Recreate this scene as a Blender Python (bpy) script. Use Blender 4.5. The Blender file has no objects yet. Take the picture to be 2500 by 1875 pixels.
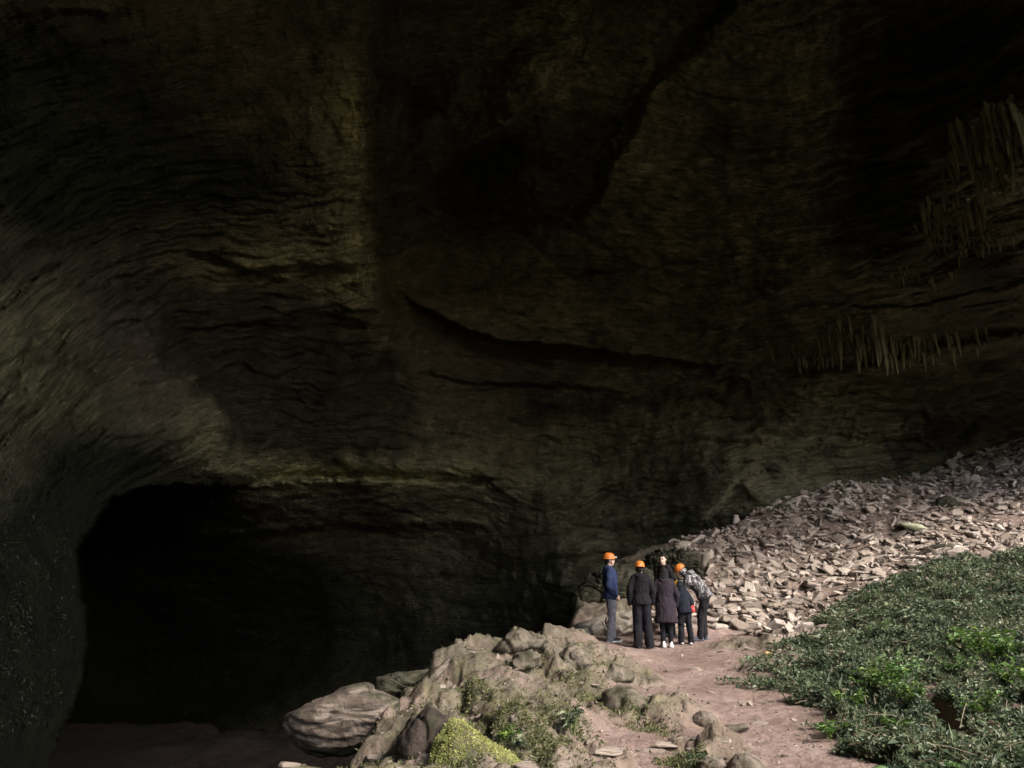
import bpy, bmesh, math, random
import numpy as np
from mathutils import Vector, Matrix, Quaternion

# ------------------------------------------------------------------ camera, sky, sun, exposure
scene = bpy.context.scene
PITCH = math.radians(13.6)
CAM = np.array([0.0, 0.0, 1.65])
FPX = 1785.0                     # focal length in pixels of the 2500 px wide photograph
cam_data = bpy.data.cameras.new('camera')
cam_data.sensor_width = 36.0
cam_data.lens = 36.0 * FPX / 2500.0
cam_data.clip_start = 0.05
cam_data.clip_end = 500.0
cam = bpy.data.objects.new('camera', cam_data)
scene.collection.objects.link(cam)
cam.location = CAM
cam.rotation_euler = (math.pi / 2 + PITCH, 0, 0)
scene.camera = cam

SUN_AZ, SUN_EL = math.radians(132.0), math.radians(41.0)
SUN_DIR = Vector((math.sin(SUN_AZ) * math.cos(SUN_EL), math.cos(SUN_AZ) * math.cos(SUN_EL), math.sin(SUN_EL)))
world = bpy.data.worlds.new('World')
scene.world = world
world.use_nodes = True
wn = world.node_tree
wn.nodes.clear()
w_out = wn.nodes.new('ShaderNodeOutputWorld')
w_bg = wn.nodes.new('ShaderNodeBackground')
w_sky = wn.nodes.new('ShaderNodeTexSky')
w_sky.sky_type = 'NISHITA'
w_sky.sun_disc = False
w_sky.sun_elevation = SUN_EL
w_sky.sun_rotation = SUN_AZ
w_sky.air_density = 1.0
w_sky.dust_density = 3.0
w_bg.inputs['Strength'].default_value = 0.15
wn.links.new(w_sky.outputs[0], w_bg.inputs[0])
wn.links.new(w_bg.outputs[0], w_out.inputs[0])

sun_data = bpy.data.lights.new('sun', 'SUN')
sun_data.energy = 1.15
sun_data.angle = math.radians(11.0)
sun_data.color = (1.0, 0.955, 0.90)
sun = bpy.data.objects.new('sun', sun_data)
scene.collection.objects.link(sun)
sun.rotation_euler = SUN_DIR.to_track_quat('Z', 'Y').to_euler()
sun.location = SUN_DIR * 60

scene.view_settings.view_transform = 'Standard'
scene.view_settings.look = 'None'
scene.view_settings.exposure = 2.12
scene.view_settings.gamma = 1.0
scene.view_settings.use_curve_mapping = False
scene.render.engine = 'CYCLES'
scene.cycles.use_adaptive_sampling = False
scene.cycles.max_bounces = 5
scene.cycles.diffuse_bounces = 4
scene.cycles.glossy_bounces = 2
scene.cycles.transmission_bounces = 2
scene.cycles.caustics_reflective = False
scene.cycles.caustics_refractive = False
scene.cycles.sample_clamp_indirect = 4.0
scene.cycles.use_denoising = True

# ------------------------------------------------------------------ helpers
RNG = np.random.default_rng(7)
random.seed(7)
COLL = scene.collection
ST, CT = math.sin(PITCH), math.cos(PITCH)


def ray(u, v):
    """Direction (not normalised) of a pixel of the 2500x1875 photograph, world space."""
    u = np.asarray(u, float); v = np.asarray(v, float)
    cx = (u - 1250.0) / FPX
    cy = (937.5 - v) / FPX
    return np.stack([cx, CT - ST * cy, ST + CT * cy], -1)


def worley(x, y, size, seed):
    """Cells of a jittered grid: nearest centre, per-cell random numbers, distance to the border."""
    gx = x / size; gy = y / size
    ix = np.floor(gx).astype(np.int64); iy = np.floor(gy).astype(np.int64)
    d1 = np.full(x.shape, 1e9); d2 = np.full(x.shape, 1e9)
    bx = np.zeros(x.shape); by = np.zeros(x.shape); bh = np.zeros(x.shape, np.int64)
    for dx in (-1, 0, 1):
        for dy in (-1, 0, 1):
            h = _perm[(_perm[(ix + dx + seed) & 255] + iy + dy) & 255].astype(np.int64)
            cx = ix + dx + 0.15 + 0.7 * _perm[h] / 255.0; cy = iy + dy + 0.15 + 0.7 * _perm[(h + 91) & 255] / 255.0
            d = np.hypot(gx - cx, gy - cy)
            m = d < d1
            d2 = np.where(m, d1, np.minimum(d2, d))
            bx = np.where(m, cx, bx); by = np.where(m, cy, by); bh = np.where(m, h, bh)
            d1 = np.where(m, d, d1)
    return (gx - bx) * size, (gy - by) * size, bh, (d2 - d1) * size


def sstep(a, b, x):
    t = np.clip((np.asarray(x, float) - a) / (b - a), 0, 1)
    return t * t * (3 - 2 * t)


def far(Y):
    """First distance estimates, stretched so that the people come out at natural height."""
    Y = np.asarray(Y, float)
    return Y * (1 + 0.10 * sstep(9, 14, Y))


def at(u, v, Y):
    """World point seen at pixel (u, v) and standing at world y = Y."""
    d = ray(u, v)
    return CAM + d * (far(Y) / d[..., 1])[..., None]


def to_px(p):
    p = np.asarray(p, float) - CAM
    f = p[..., 1] * CT + p[..., 2] * ST
    up = -p[..., 1] * ST + p[..., 2] * CT
    f = np.where(np.abs(f) < 1e-6, 1e-6, f)
    return 1250 + FPX * p[..., 0] / f, 937.5 - FPX * up / f, f


_perm = np.random.default_rng(3).permutation(256).astype(np.int32)
_perm = np.concatenate([_perm, _perm])
_g = np.random.default_rng(5).normal(size=(256, 3))
_g /= np.linalg.norm(_g, axis=1)[:, None]
_g = _g.astype(np.float32)


def perlin(p):
    p = np.asarray(p, np.float32)
    i = np.floor(p).astype(np.int32)
    f = p - i
    u = f * f * f * (f * (f * 6 - 15) + 10)
    i &= 255
    out = 0
    for dx in (0, 1):
        wx = u[..., 0] if dx else 1 - u[..., 0]
        a = _perm[i[..., 0] + dx]
        for dy in (0, 1):
            wy = u[..., 1] if dy else 1 - u[..., 1]
            b = _perm[(a + i[..., 1] + dy) & 255]
            for dz in (0, 1):
                wz = u[..., 2] if dz else 1 - u[..., 2]
                h = _perm[(b + i[..., 2] + dz) & 255]
                g = _g[h]
                d = (f[..., 0] - dx) * g[..., 0] + (f[..., 1] - dy) * g[..., 1] + (f[..., 2] - dz) * g[..., 2]
                out = out + wx * wy * wz * d
    return out * 1.5


def fbm(p, oct=4, lac=2.1, gain=0.5, ridged=False):
    p = np.asarray(p, np.float32)
    a, s, tot = 1.0, 0, 0.0
    for k in range(oct):
        n = perlin(p + 17.3 * k)
        if ridged:
            n = 1 - 2 * np.abs(n)
        s = s + a * n
        tot += a
        p = p * lac
        a *= gain
    return s / tot


class TPS:
    """Thin-plate spline through scattered 2-D points."""
    def __init__(self, xy, val, smooth=0.0, scale=1.0):
        self.s = scale
        xy = np.asarray(xy, float) / scale
        val = np.asarray(val, float)
        n = len(xy)
        d2 = ((xy[:, None] - xy[None]) ** 2).sum(-1)
        K = 0.5 * d2 * np.log(d2 + 1e-12) + smooth * np.eye(n)
        P = np.c_[np.ones(n), xy]
        A = np.zeros((n + 3, n + 3))
        A[:n, :n] = K; A[:n, n:] = P; A[n:, :n] = P.T
        b = np.zeros(n + 3); b[:n] = val
        self.w = np.linalg.solve(A, b)
        self.xy = xy

    def __call__(self, x, y):
        x = np.asarray(x, float); sh = x.shape
        q = np.c_[x.ravel(), np.asarray(y, float).ravel()] / self.s
        out = self.w[-3] + q @ self.w[-2:]
        for k in range(len(self.xy)):
            d2 = (q[:, 0] - self.xy[k, 0]) ** 2 + (q[:, 1] - self.xy[k, 1]) ** 2
            out += self.w[k] * 0.5 * d2 * np.log(d2 + 1e-12)
        return out.reshape(sh)


def polysd(pts, u, v):
    """Signed distance to an open polyline; positive to the right of its direction of travel (pixel axes, v down)."""
    best = np.full(np.shape(u), 1e9)
    sign = np.ones(np.shape(u))
    for (a, b) in zip(pts[:-1], pts[1:]):
        dx, dy = b[0] - a[0], b[1] - a[1]
        L2 = dx * dx + dy * dy
        t = np.clip(((u - a[0]) * dx + (v - a[1]) * dy) / L2, 0, 1)
        ex, ey = u - (a[0] + t * dx), v - (a[1] + t * dy)
        d = ex * ex + ey * ey
        c = dx * (v - a[1]) - dy * (u - a[0])
        m = d < best - 1e-9
        best = np.where(m, d, best)
        sign = np.where(m, np.where(c >= 0, 1.0, -1.0), sign)
    return np.sqrt(best) * sign


def polyparam(pts, u, v):
    """Where along a polyline (0..1) its closest point lies."""
    L = [math.hypot(b[0] - a[0], b[1] - a[1]) for a, b in zip(pts[:-1], pts[1:])]
    best = np.full(np.shape(u), 1e18); par = np.zeros(np.shape(u)); o = 0.0
    for (a, b), l in zip(zip(pts[:-1], pts[1:]), L):
        dx, dy = b[0] - a[0], b[1] - a[1]
        t = np.clip(((u - a[0]) * dx + (v - a[1]) * dy) / (l * l), 0, 1)
        d = (u - a[0] - t * dx) ** 2 + (v - a[1] - t * dy) ** 2
        par = np.where(d < best, o + t * l, par); best = np.minimum(best, d); o += l
    return par / o


def inpoly(poly, x, y):
    x = np.asarray(x, float); y = np.asarray(y, float)
    ins = np.zeros(x.shape, bool)
    n = len(poly)
    for k in range(n):
        x0, y0 = poly[k]; x1, y1 = poly[(k + 1) % n]
        if y0 == y1:
            continue
        c = ((y0 > y) != (y1 > y)) & (x < (x1 - x0) * (y - y0) / (y1 - y0) + x0)
        ins ^= c
    return ins


def mesh_np(name, V, F, mat=None, smooth=True, attrs=None):
    """Fast mesh from numpy arrays; F is an (n,3) or (n,4) array, or a list of such arrays."""
    me = bpy.data.meshes.new(name)
    V = np.ascontiguousarray(V, np.float32)
    me.vertices.add(len(V))
    me.vertices.foreach_set('co', V.ravel())
    Fs = F if isinstance(F, list) else [F]
    idx = np.concatenate([np.asarray(f, np.int32).ravel() for f in Fs])
    st, o = [], 0
    for f in Fs:
        k = f.shape[1]
        st.append(np.arange(len(f), dtype=np.int32) * k + o)
        o += f.size
    st = np.concatenate(st)
    me.loops.add(len(idx))
    me.loops.foreach_set('vertex_index', idx)
    me.polygons.add(len(st))
    me.polygons.foreach_set('loop_start', st)
    me.polygons.foreach_set('use_smooth', np.full(len(st), smooth, bool))
    me.update(calc_edges=True)
    for k, a in (attrs or {}).items():
        a = np.asarray(a, np.float32)
        if a.ndim == 2 and a.shape[1] == 3:
            t = me.attributes.new(k, 'FLOAT_VECTOR', 'POINT'); t.data.foreach_set('vector', a.ravel())
        else:
            t = me.attributes.new(k, 'FLOAT', 'POINT'); t.data.foreach_set('value', a.ravel())
    if mat:
        me.materials.append(mat)
    return me


def link(name, me, parent=None, kind=None, label=None, cat=None, group=None, loc=None, rot=None):
    o = bpy.data.objects.new(name, me)
    COLL.objects.link(o)
    if parent is not None:
        o.parent = parent
    if loc is not None:
        o.location = loc
    if rot is not None:
        o.rotation_euler = rot
    tag(o, label, cat, group, kind)
    return o


def tag(o, label=None, cat=None, group=None, kind=None):
    if label: o['label'] = label
    if cat: o['category'] = cat
    if group: o['group'] = group
    if kind: o['kind'] = kind


def empty(name, loc=(0, 0, 0), rz=0.0, **kw):
    return link(name, None, loc=loc, rot=(0, 0, rz), **kw)


def grid_faces(nr, nc):
    r, c = np.meshgrid(np.arange(nr - 1), np.arange(nc - 1), indexing='ij')
    a = (r * nc + c).ravel()
    return np.stack([a, a + 1, a + nc + 1, a + nc], 1)


# ------------------------------------------------------------------ materials
class NT:
    def __init__(self, name, rough=0.85, spec=0.3):
        self.m = bpy.data.materials.new(name)
        self.m.use_nodes = True
        self.t = self.m.node_tree
        self.n = self.t.nodes
        self.b = self.n['Principled BSDF']
        self.b.inputs['Roughness'].default_value = rough
        self.b.inputs['Specular IOR Level'].default_value = spec

    def set(self, node, k, val):
        s = node.inputs[k]
        if isinstance(val, bpy.types.NodeSocket):
            self.t.links.new(val, s)
        else:
            s.default_value = val

    def pos(self):
        return self.n.new('ShaderNodeNewGeometry').outputs['Position']

    def obj(self):
        return self.n.new('ShaderNodeTexCoord').outputs['Object']

    def rnd(self):
        return self.n.new('ShaderNodeObjectInfo').outputs['Random']

    def attr(self, name, out='Fac'):
        a = self.n.new('ShaderNodeAttribute'); a.attribute_name = name
        return a.outputs[out]

    def noise(self, vec, scale=1.0, detail=4.0, rough=0.55, dist=0.0, sc3=None, out='Fac'):
        if sc3 is not None:
            mp = self.n.new('ShaderNodeMapping'); mp.inputs['Scale'].default_value = sc3
            self.t.links.new(vec, mp.inputs['Vector']); vec = mp.outputs[0]
        x = self.n.new('ShaderNodeTexNoise')
        self.t.links.new(vec, x.inputs['Vector'])
        x.inputs['Scale'].default_value = scale
        x.inputs['Detail'].default_value = detail
        x.inputs['Roughness'].default_value = rough
        x.inputs['Distortion'].default_value = dist
        return x.outputs[out]

    def voro(self, vec, scale=1.0, feature='F1', out='Distance', sc3=None):
        if sc3 is not None:
            mp = self.n.new('ShaderNodeMapping'); mp.inputs['Scale'].default_value = sc3
            self.t.links.new(vec, mp.inputs['Vector']); vec = mp.outputs[0]
        x = self.n.new('ShaderNodeTexVoronoi'); x.feature = feature
        self.t.links.new(vec, x.inputs['Vector'])
        x.inputs['Scale'].default_value = scale
        return x.outputs[out]

    def ramp(self, fac, stops):
        r = self.n.new('ShaderNodeValToRGB')
        e = r.color_ramp.elements
        while len(e) < len(stops):
            e.new(0.5)
        for k, (p, c) in enumerate(stops):
            e[k].position = p
            e[k].color = (*c, 1) if not isinstance(c, (int, float)) else (c, c, c, 1)
        self.t.links.new(fac, r.inputs[0])
        return r.outputs[0]

    def mix(self, fac, a, b, mode='MIX'):
        x = self.n.new('ShaderNodeMix'); x.data_type = 'RGBA'; x.blend_type = mode
        self.set(x, 0, fac)
        for k, val in ((6, a), (7, b)):
            if isinstance(val, (tuple, list)):
                val = (*val, 1) if len(val) == 3 else val
            self.set(x, k, val)
        return x.outputs[2]

    def math(self, op, a, b=0.0, clamp=False):
        x = self.n.new('ShaderNodeMath'); x.operation = op; x.use_clamp = clamp
        self.set(x, 0, a); self.set(x, 1, b)
        return x.outputs[0]

    def color(self, c):
        self.set(self.b, 'Base Color', (*c, 1) if isinstance(c, (tuple, list)) else c)

    def bump(self, h, strength=0.5, dist=0.05, prev=None):
        x = self.n.new('ShaderNodeBump')
        x.inputs['Strength'].default_value = strength
        x.inputs['Distance'].default_value = dist
        self.t.links.new(h, x.inputs['Height'])
        if prev is not None:
            self.t.links.new(prev, x.inputs['Normal'])
        self.t.links.new(x.outputs[0], self.b.inputs['Normal'])
        return x.outputs[0]


def mat_simple(name, c, rough=0.7, spec=0.3, var=0.25, scale=12.0, bump=0.0, bs=60.0):
    m = NT(name, rough, spec)
    n = m.noise(m.obj(), scale, 4)
    lo = tuple(x * (1 - var) for x in c); hi = tuple(min(1, x * (1 + var)) for x in c)
    m.color(m.ramp(n, [(0.3, lo), (0.7, hi)]))
    if bump:
        m.bump(m.noise(m.obj(), bs, 3), bump, 0.01)
    return m.m
# ------------------------------------------------------------------ cave walls and roof
BASE = [  # (pixel u, pixel v, slant distance in metres)
    (-60, 1900, 11), (0, 1700, 12), (100, 1700, 13.2), (0, 1400, 13), (150, 1500, 14.5), (150, 1350, 15), (0, 1200, 14), (0, 1000, 14),
    (0, 800, 14.5), (0, 600, 15.5), (0, 300, 16.5), (0, 0, 17), (200, 1100, 17), (200, 900, 17), (200, 700, 17.5), (300, 300, 18), (300, 0, 18),
    (400, 1100, 20), (400, 900, 20.5), (400, 700, 20.5), (550, 1150, 23.5), (600, 950, 23.5), (600, 600, 21), (600, 300, 20), (600, 0, 19.5),
    (850, 300, 20.8), (850, 600, 22.8), (900, 900, 27), (850, 1100, 28), (800, 0, 21.6), (1000, 1150, 29), (1200, 1180, 31),
    (1100, 300, 24.5), (1100, 600, 28), (1050, 800, 28), (1200, 1000, 30), (1400, 900, 29), (1300, -20, 25.0), (1340, 120, 22.4), (1340, 240, 21.0), (1560, 150, 22.4), (1500, 0, 24),
    (1600, 300, 24), (1500, 500, 26), (1500, 700, 28), (1700, 800, 28.5), (1700, 1000, 27.8), (1600, 1150, 28.3), (1500, 1100, 29.8), (1830, 1040, 27.4), (1900, 100, 22.5), (1900, 400, 22.7),
    (1900, 700, 24.3), (1900, 900, 26), (2200, 300, 20), (2200, 600, 21.5), (2200, 800, 23.5), (2500, 100, 17), (2500, 400, 18), (2500, 700, 22),
    (2500, 900, 28), (2500, 1060, 32.5), (2200, 1000, 28.5), (2200, 1150, 30.5), (2000, 1100, 27.5), (2000, 1200, 28.5), (1800, 1200, 26), (1700, 1300, 26.8),
    (1500, 1300, 29.2), (1300, 1300, 31), (1100, 1300, 36), (800, 1300, 38), (500, 1300, 32), (1100, 1600, 39), (1400, 1450, 29), (1550, 1420, 28.5),
    (1300, 1900, 40), (1900, 1500, 30), (2500, 1400, 34), (2500, 1900, 34), (700, 1600, 40), (400, 1900, 25)]
VOID = [(0, 1200, 40), (300, 1250, 38), (300, 1450, 46), (300, 1700, 52), (600, 1210, 31), (600, 1350, 38), (600, 1600, 48), (900, 1190, 31), (900, 1300, 38),
        (900, 1600, 47), (1200, 1200, 32.5), (1200, 1300, 34), (1200, 1600, 37), (100, 1900, 40), (700, 1900, 40), (1300, 1900, 40)]
tps_base = TPS([(a, b) for a, b, c in BASE], [float(far(c)) for a, b, c in BASE], 0.002, 1000.0)
tps_void = TPS([(a, b) for a, b, c in VOID], [c for a, b, c in VOID], 0.002, 1000.0)
E_VOID = [(90, 1960), (150, 1790), (190, 1700), (215, 1580), (205, 1480), (190, 1420), (188, 1350), (210, 1310), (270, 1225), (330, 1195),
          (430, 1185), (560, 1190), (700, 1172), (900, 1168), (1200, 1190)]
EDGES = [  # polyline, step in metres (right-hand side of travel deeper), width px, decay px
    ([(945, 830), (930, 740), (912, 560), (908, 330), (905, 200), (940, 80), (965, -60)], 4.2, 34, 420),
    ([(1040, 520), (1070, 470), (1100, 420), (1250, 300), (1340, 220), (1420, 110), (1450, -60)], 4.2, 22, 260),
    ([(1800, -60), (1770, 20), (1680, 120), (1600, 200), (1530, 310), (1480, 400), (1440, 480), (1380, 560)], 3.4, 24, 170),
    ([(950, 700), (1060, 770), (1200, 830), (1400, 850), (1700, 890), (1900, 885)], 2.6, 8, 150),
    ([(400, 1345), (600, 1308), (800, 1285), (1050, 1285), (1250, 1290)], 0.8, 14, 120),
    ([(1670, 1335), (1740, 1250), (1810, 1170)], 0.8, 10, 130),
    ([(1000, 900), (1150, 935), (1350, 940), (1500, 955)], 0.9, 8, 80),
    ([(2560, 800), (2350, 835), (2150, 885), (1950, 920), (1750, 905)], 1.2, 10, 160),
    ([(600, 1120), (575, 1020), (485, 945), (405, 900), (388, 840), (338, 760), (300, 640)], 0.9, 8, 260),
    ([(450, 690), (650, 660), (800, 650), (900, 660)], 0.7, 14, 120),
]
# direction of the bedding lines in the picture, degrees (rising to the right positive)
BED = [(50, 900, 66), (100, 750, 58), (200, 1000, 52), (350, 900, 42), (500, 1080, 25), (0, 1200, 78), (80, 1450, 80), (100, 1700, 80), (50, 500, 40),
       (300, 200, 18), (600, 700, -6), (800, 655, 12), (700, 900, -4), (1000, 300, -3), (1050, 80, 0), (1250, 150, 0), (1500, 800, -7),
       (1200, 760, -6), (1700, 800, -2), (1900, 700, 5), (2100, 600, 10), (2300, 700, 12), (2300, 400, 18), (2100, 200, 28), (1850, 250, 0),
       (1690, 150, -34), (1800, 80, -20), (1960, 100, 18), (2050, 300, 15), (1780, 400, -9), (1600, 600, -9), (1300, 1000, -5), (1500, 1050, 10),
       (1700, 1000, 25), (1500, 1250, 25), (1800, 1050, 25), (700, 1150, 4), (1000, 1160, -3), (800, 1300, 5), (600, 1400, 3), (1000, 1500, -5),
       (2200, 1000, 14), (2400, 900, 20), (500, 400, 10), (1450, 350, -20), (2450, 100, 25)]


def bedding_field(tangent=False):
    """Coordinate across the beds: its gradient follows BED (least squares, solved with cosine transforms)."""
    NU, NV = 110, 84
    gu = np.linspace(-300, 2800, NU); gv = np.linspace(-300, 2000, NV)
    U, V = np.meshgrid(gu, gv)
    b = np.array(BED, float)
    a = np.radians(b[:, 2])
    d2 = (U[..., None] - b[:, 0]) ** 2 + (V[..., None] - b[:, 1]) ** 2
    w = 1 / (d2 + 60 ** 2) ** 1.6
    nx = (w * np.sin(a)).sum(-1) / w.sum(-1); ny = (w * np.cos(a)).sum(-1) / w.sum(-1)
    l = np.hypot(nx, ny); nx /= l; ny /= l
    if tangent:
        nx, ny = ny, -nx
    hu, hv = gu[1] - gu[0], gv[1] - gv[0]
    gx = 0.5 * (nx[:, 1:] + nx[:, :-1]); gy = 0.5 * (ny[1:] + ny[:-1])
    div = np.zeros((NV, NU))
    div[:, :-1] += gx / hu; div[:, 1:] -= gx / hu
    div[:-1] += gy / hv; div[1:] -= gy / hv

    def dct(n):
        k = np.arange(n)[:, None]; j = np.arange(n)[None]
        C = np.cos(np.pi * k * (j + 0.5) / n) * math.sqrt(2 / n); C[0] *= math.sqrt(0.5)
        return C
    Cu, Cv = dct(NU), dct(NV)
    lam = (2 * np.cos(np.pi * np.arange(NU) / NU) - 2)[None] / hu ** 2 + (2 * np.cos(np.pi * np.arange(NV) / NV) - 2)[:, None] / hv ** 2
    lam[0, 0] = 1
    h = Cv @ div @ Cu.T / lam
    h[0, 0] = 0
    S = Cv.T @ h @ Cu

    def f(u, v):
        x = np.clip((u - gu[0]) / hu, 0, NU - 1.001); y = np.clip((v - gv[0]) / hv, 0, NV - 1.001)
        i = x.astype(int); j = y.astype(int); x = x - i; y = y - j
        x = x * x * (3 - 2 * x) * 0.0 + x
        out = (S[j, i] * (1 - x) + S[j, i + 1] * x) * (1 - y) + (S[j + 1, i] * (1 - x) + S[j + 1, i + 1] * x) * y
        return out
    return f


bedding = bedding_field()
bed_along = bedding_field(True)


def cave_r(d, detail=True):
    """Distance of the rock from the camera's spot along unit directions d; returns r, bedding coords, pixel coords."""
    cam_f = d[..., 1] * CT + d[..., 2] * ST
    cam_u = -d[..., 1] * ST + d[..., 2] * CT
    f = np.maximum(cam_f, 0.15)
    u = 1250 + FPX * d[..., 0] / f; v = 937.5 - FPX * cam_u / f
    out = np.sqrt(np.maximum(0, np.maximum(-u - 120, u - 2620)) ** 2 + np.maximum(0, np.maximum(-v - 120, v - 1950)) ** 2)
    w = np.where(cam_f > 0.16, sstep(0, 900, out), 1.0)
    uc = np.clip(u, -200, 2700); vc = np.clip(v, -200, 1960)
    r = tps_base(uc, vc)
    sd = polysd(E_VOID, uc, vc)
    jit = 9 * perlin(np.stack([uc / 45, vc / 45, uc * 0], -1)) + 5 * perlin(np.stack([uc / 16, vc / 16, uc * 0 + 9], -1))
    m = sstep(-5, 5, sd + jit * 0.8) * (1 - sstep(900, 1250, uc))
    r = r * (1 - m) + tps_void(uc, vc) * m
    r = r - 0.9 * np.exp(-((sd + 30 + jit) / 26) ** 2) * sstep(430, 600, uc) * sstep(1300, 1100, uc)
    for k, (pl, amp, wd, dec) in enumerate(EDGES):
        s = polysd(pl, uc, vc) + jit * (0.5 + 0.04 * wd) + (26 * perlin(np.stack([uc / 170, vc / 120, uc * 0 + 31], -1)) if wd > 20 else 0)
        q = polyparam(pl, uc, vc)
        ends = (sstep(0, 0.16, q) if k != 2 else 1.0) * (sstep(1, 0.55 if k == 3 else 0.84, q) if k not in (0, 1) else 1.0)
        r = r + amp * ends * (sstep(-wd, wd, s) - 0.0) * np.exp(-np.maximum(s, 0) / dec) \
              - 0.22 * amp * ends * np.exp(-(s + wd) ** 2 / (2 * (1.6 * wd + 20) ** 2))
    rb = 1 / ((np.abs(d[..., 0]) / np.where(d[..., 0] < 0, 15, 22)) ** 3 + (np.maximum(d[..., 2], 0.0) / 14.5) ** 3 + (np.maximum(-d[..., 1], 0) / 30) ** 3 + 0.02 ** 3) ** (1 / 3)
    r = r * (1 - w) + rb * w
    S = bedding(uc, vc)
    return r, S, u, v, uc, vc, w


def cave_detail(d, r, S, uc, vc, w):
    p = d * r[..., None]
    big = fbm(p * 0.16, 3) * 1.0 + fbm(p * 0.45 + 30, 3) * 0.42
    lump = fbm(p * 1.3 + 5, 4, 2.2, 0.6) * 0.26
    # slabby bedding: broken steps of several thicknesses
    wob = S + 16 * perlin(p * 0.35 + 3) + 5 * perlin(p * 1.1 + 11)
    T = bed_along(uc, vc)
    lam = 0
    for per, amp, ph in ((170, 0.42, 0), (74, 0.38, 7), (33, 0.28, 13), (16.0, 0.17, 29)):
        q = wob / per + ph + 0.6 * perlin(np.stack([uc / (per * 2.4), vc / (per * 2.4), uc * 0 + ph], -1))
        fr = q - np.floor(q)
        saw = 0.5 - np.where(fr < 0.72, fr / 0.72, (1 - fr) / 0.28)      # riser towards the mouth, then a dark underside
        cell = perlin(np.stack([np.floor(q) * 3.7, T / (per * 4.5), np.floor(q) * 1.3 + ph], -1))
        lam = lam + amp * saw * np.clip(0.40 + 2.2 * cell, 0, 1.5)
    chaos = 1 - sstep(-60, 160, polysd([(900, -60), (905, 300), (700, 560), (300, 600), (-60, 560)], uc, vc))
    chaos = np.where(uc > 1000, 0, sstep(500, 250, vc + 0.35 * (uc - 900) * 0))   # upper left: irregular rather than bedded
    lam = lam * (1 - 0.65 * chaos) * (1 + 0.9 * sstep(480, 180, uc) * sstep(1300, 1050, vc))
    lump = lump * (1 + 0.9 * chaos)
    low = 1.6 * sstep(1180, 1330, vc) * sstep(1350, 900, uc)                           # deep passage is smoother
    lumpy = np.exp(-(((uc - 2180) / 380) ** 2 + ((vc - 1020) / 120) ** 2)) + 0.8 * np.exp(-(((uc - 850) / 90) ** 2 + ((vc - 320) / 180) ** 2)) + 0.8 * np.exp(-(((uc - 1340) / 130) ** 2 + ((vc - 130) / 190) ** 2))
    lump = lump + lumpy * (0.55 * fbm(p * 0.9 + 60, 4, 2.2, 0.6) - 1.6 * np.maximum(0, 0.10 - np.abs(perlin(p * 0.7 + 20))))
    return r + (big * 0.85 + lump + lam * (1 - 0.5 * low)) * (1 - 0.0 * w), lam, chaos


AZ = np.radians(np.concatenate([np.linspace(-180, -44.5, 64)[:-1], np.linspace(-44.5, 44.5, 780), np.linspace(44.5, 180, 64)[1:]]))
EL = np.radians(np.concatenate([np.linspace(-70, -17.5, 9)[:-1], np.linspace(-17.5, 45, 530), np.linspace(45, 89.5, 26)[1:]]))
A, E = np.meshgrid(AZ, EL)
D = np.stack([np.sin(A) * np.cos(E), np.cos(A) * np.cos(E), np.sin(E)], -1)
r0, S0, pu, pv, uc, vc, w0 = cave_r(D)
r1, lam0, chaos0 = cave_detail(D, r0, S0, uc, vc, w0)
P_cave = CAM + D * r1[..., None]
nr, nc = A.shape
F = grid_faces(nr, nc)[:, ::-1]
cen = P_cave.reshape(-1, 3)[F].mean(1)
# unseen cave mouth, cut so the sun reaches only the chosen lit ground
LIT = [(-3.4, -4), (-3.4, 5.0), (-2.0, 8.5), (-0.8, 12.5), (1.4, 17.3), (4.5, 22.4), (8.5, 27.3), (13.5, 31.0), (27, 33.5), (24, 20), (15, 9), (11, 1), (8, -4)]
gz = 0.5
k = (cen[:, 2] - gz) / SUN_DIR.z
gx = cen[:, 0] - SUN_DIR.x * k; gy = cen[:, 1] - SUN_DIR.y * k
ragged = 1.2 * perlin(cen * 0.25) + 0.5 * perlin(cen * 0.9)
mouth = inpoly(LIT, gx + ragged, gy + ragged) & (cen[:, 2] > 1.0)  # unseen opening, shaped to let the sun onto LIT
cpu, cpv, cpf = to_px(cen)
inview = (cpf > 0) & (cpu > -150) & (cpu < 2650) & (cpv > -150) & (cpv < 1950)
mouth |= (cen[:, 1] < -11 + 2.0 * perlin(cen * 0.3)) & (cen[:, 0] > -5) & (cen[:, 0] < 18) & (cen[:, 2] < 14 + perlin(cen * 0.4))          # second unseen opening behind the camera, shaped to light the dome
mouth &= ~(inview | ((cen[:, 1] > 0) & (np.degrees(np.arctan2(cen[:, 0], cen[:, 1])) < 46)))
az_c = np.degrees(np.arctan2(cen[:, 0], cen[:, 1]))
deep = cen[:, 2] < -16
hid = inview & (cpv > 1450) & (cpu > 1500) & (cen[:, 2] < -1.0)
F = F[~(mouth | deep | hid)]
used = np.zeros(nr * nc, bool); used[F.ravel()] = True
remap = np.cumsum(used) - 1
# colour regions of the rock (staining mixed with painted light and shade): ochre green algae, violet grey bare stone
def blob(c, s):
    return sum(a * np.exp(-(((uc - x) / sx) ** 2 + ((vc - y) / sy) ** 2)) for x, y, sx, sy, a in c)


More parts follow.
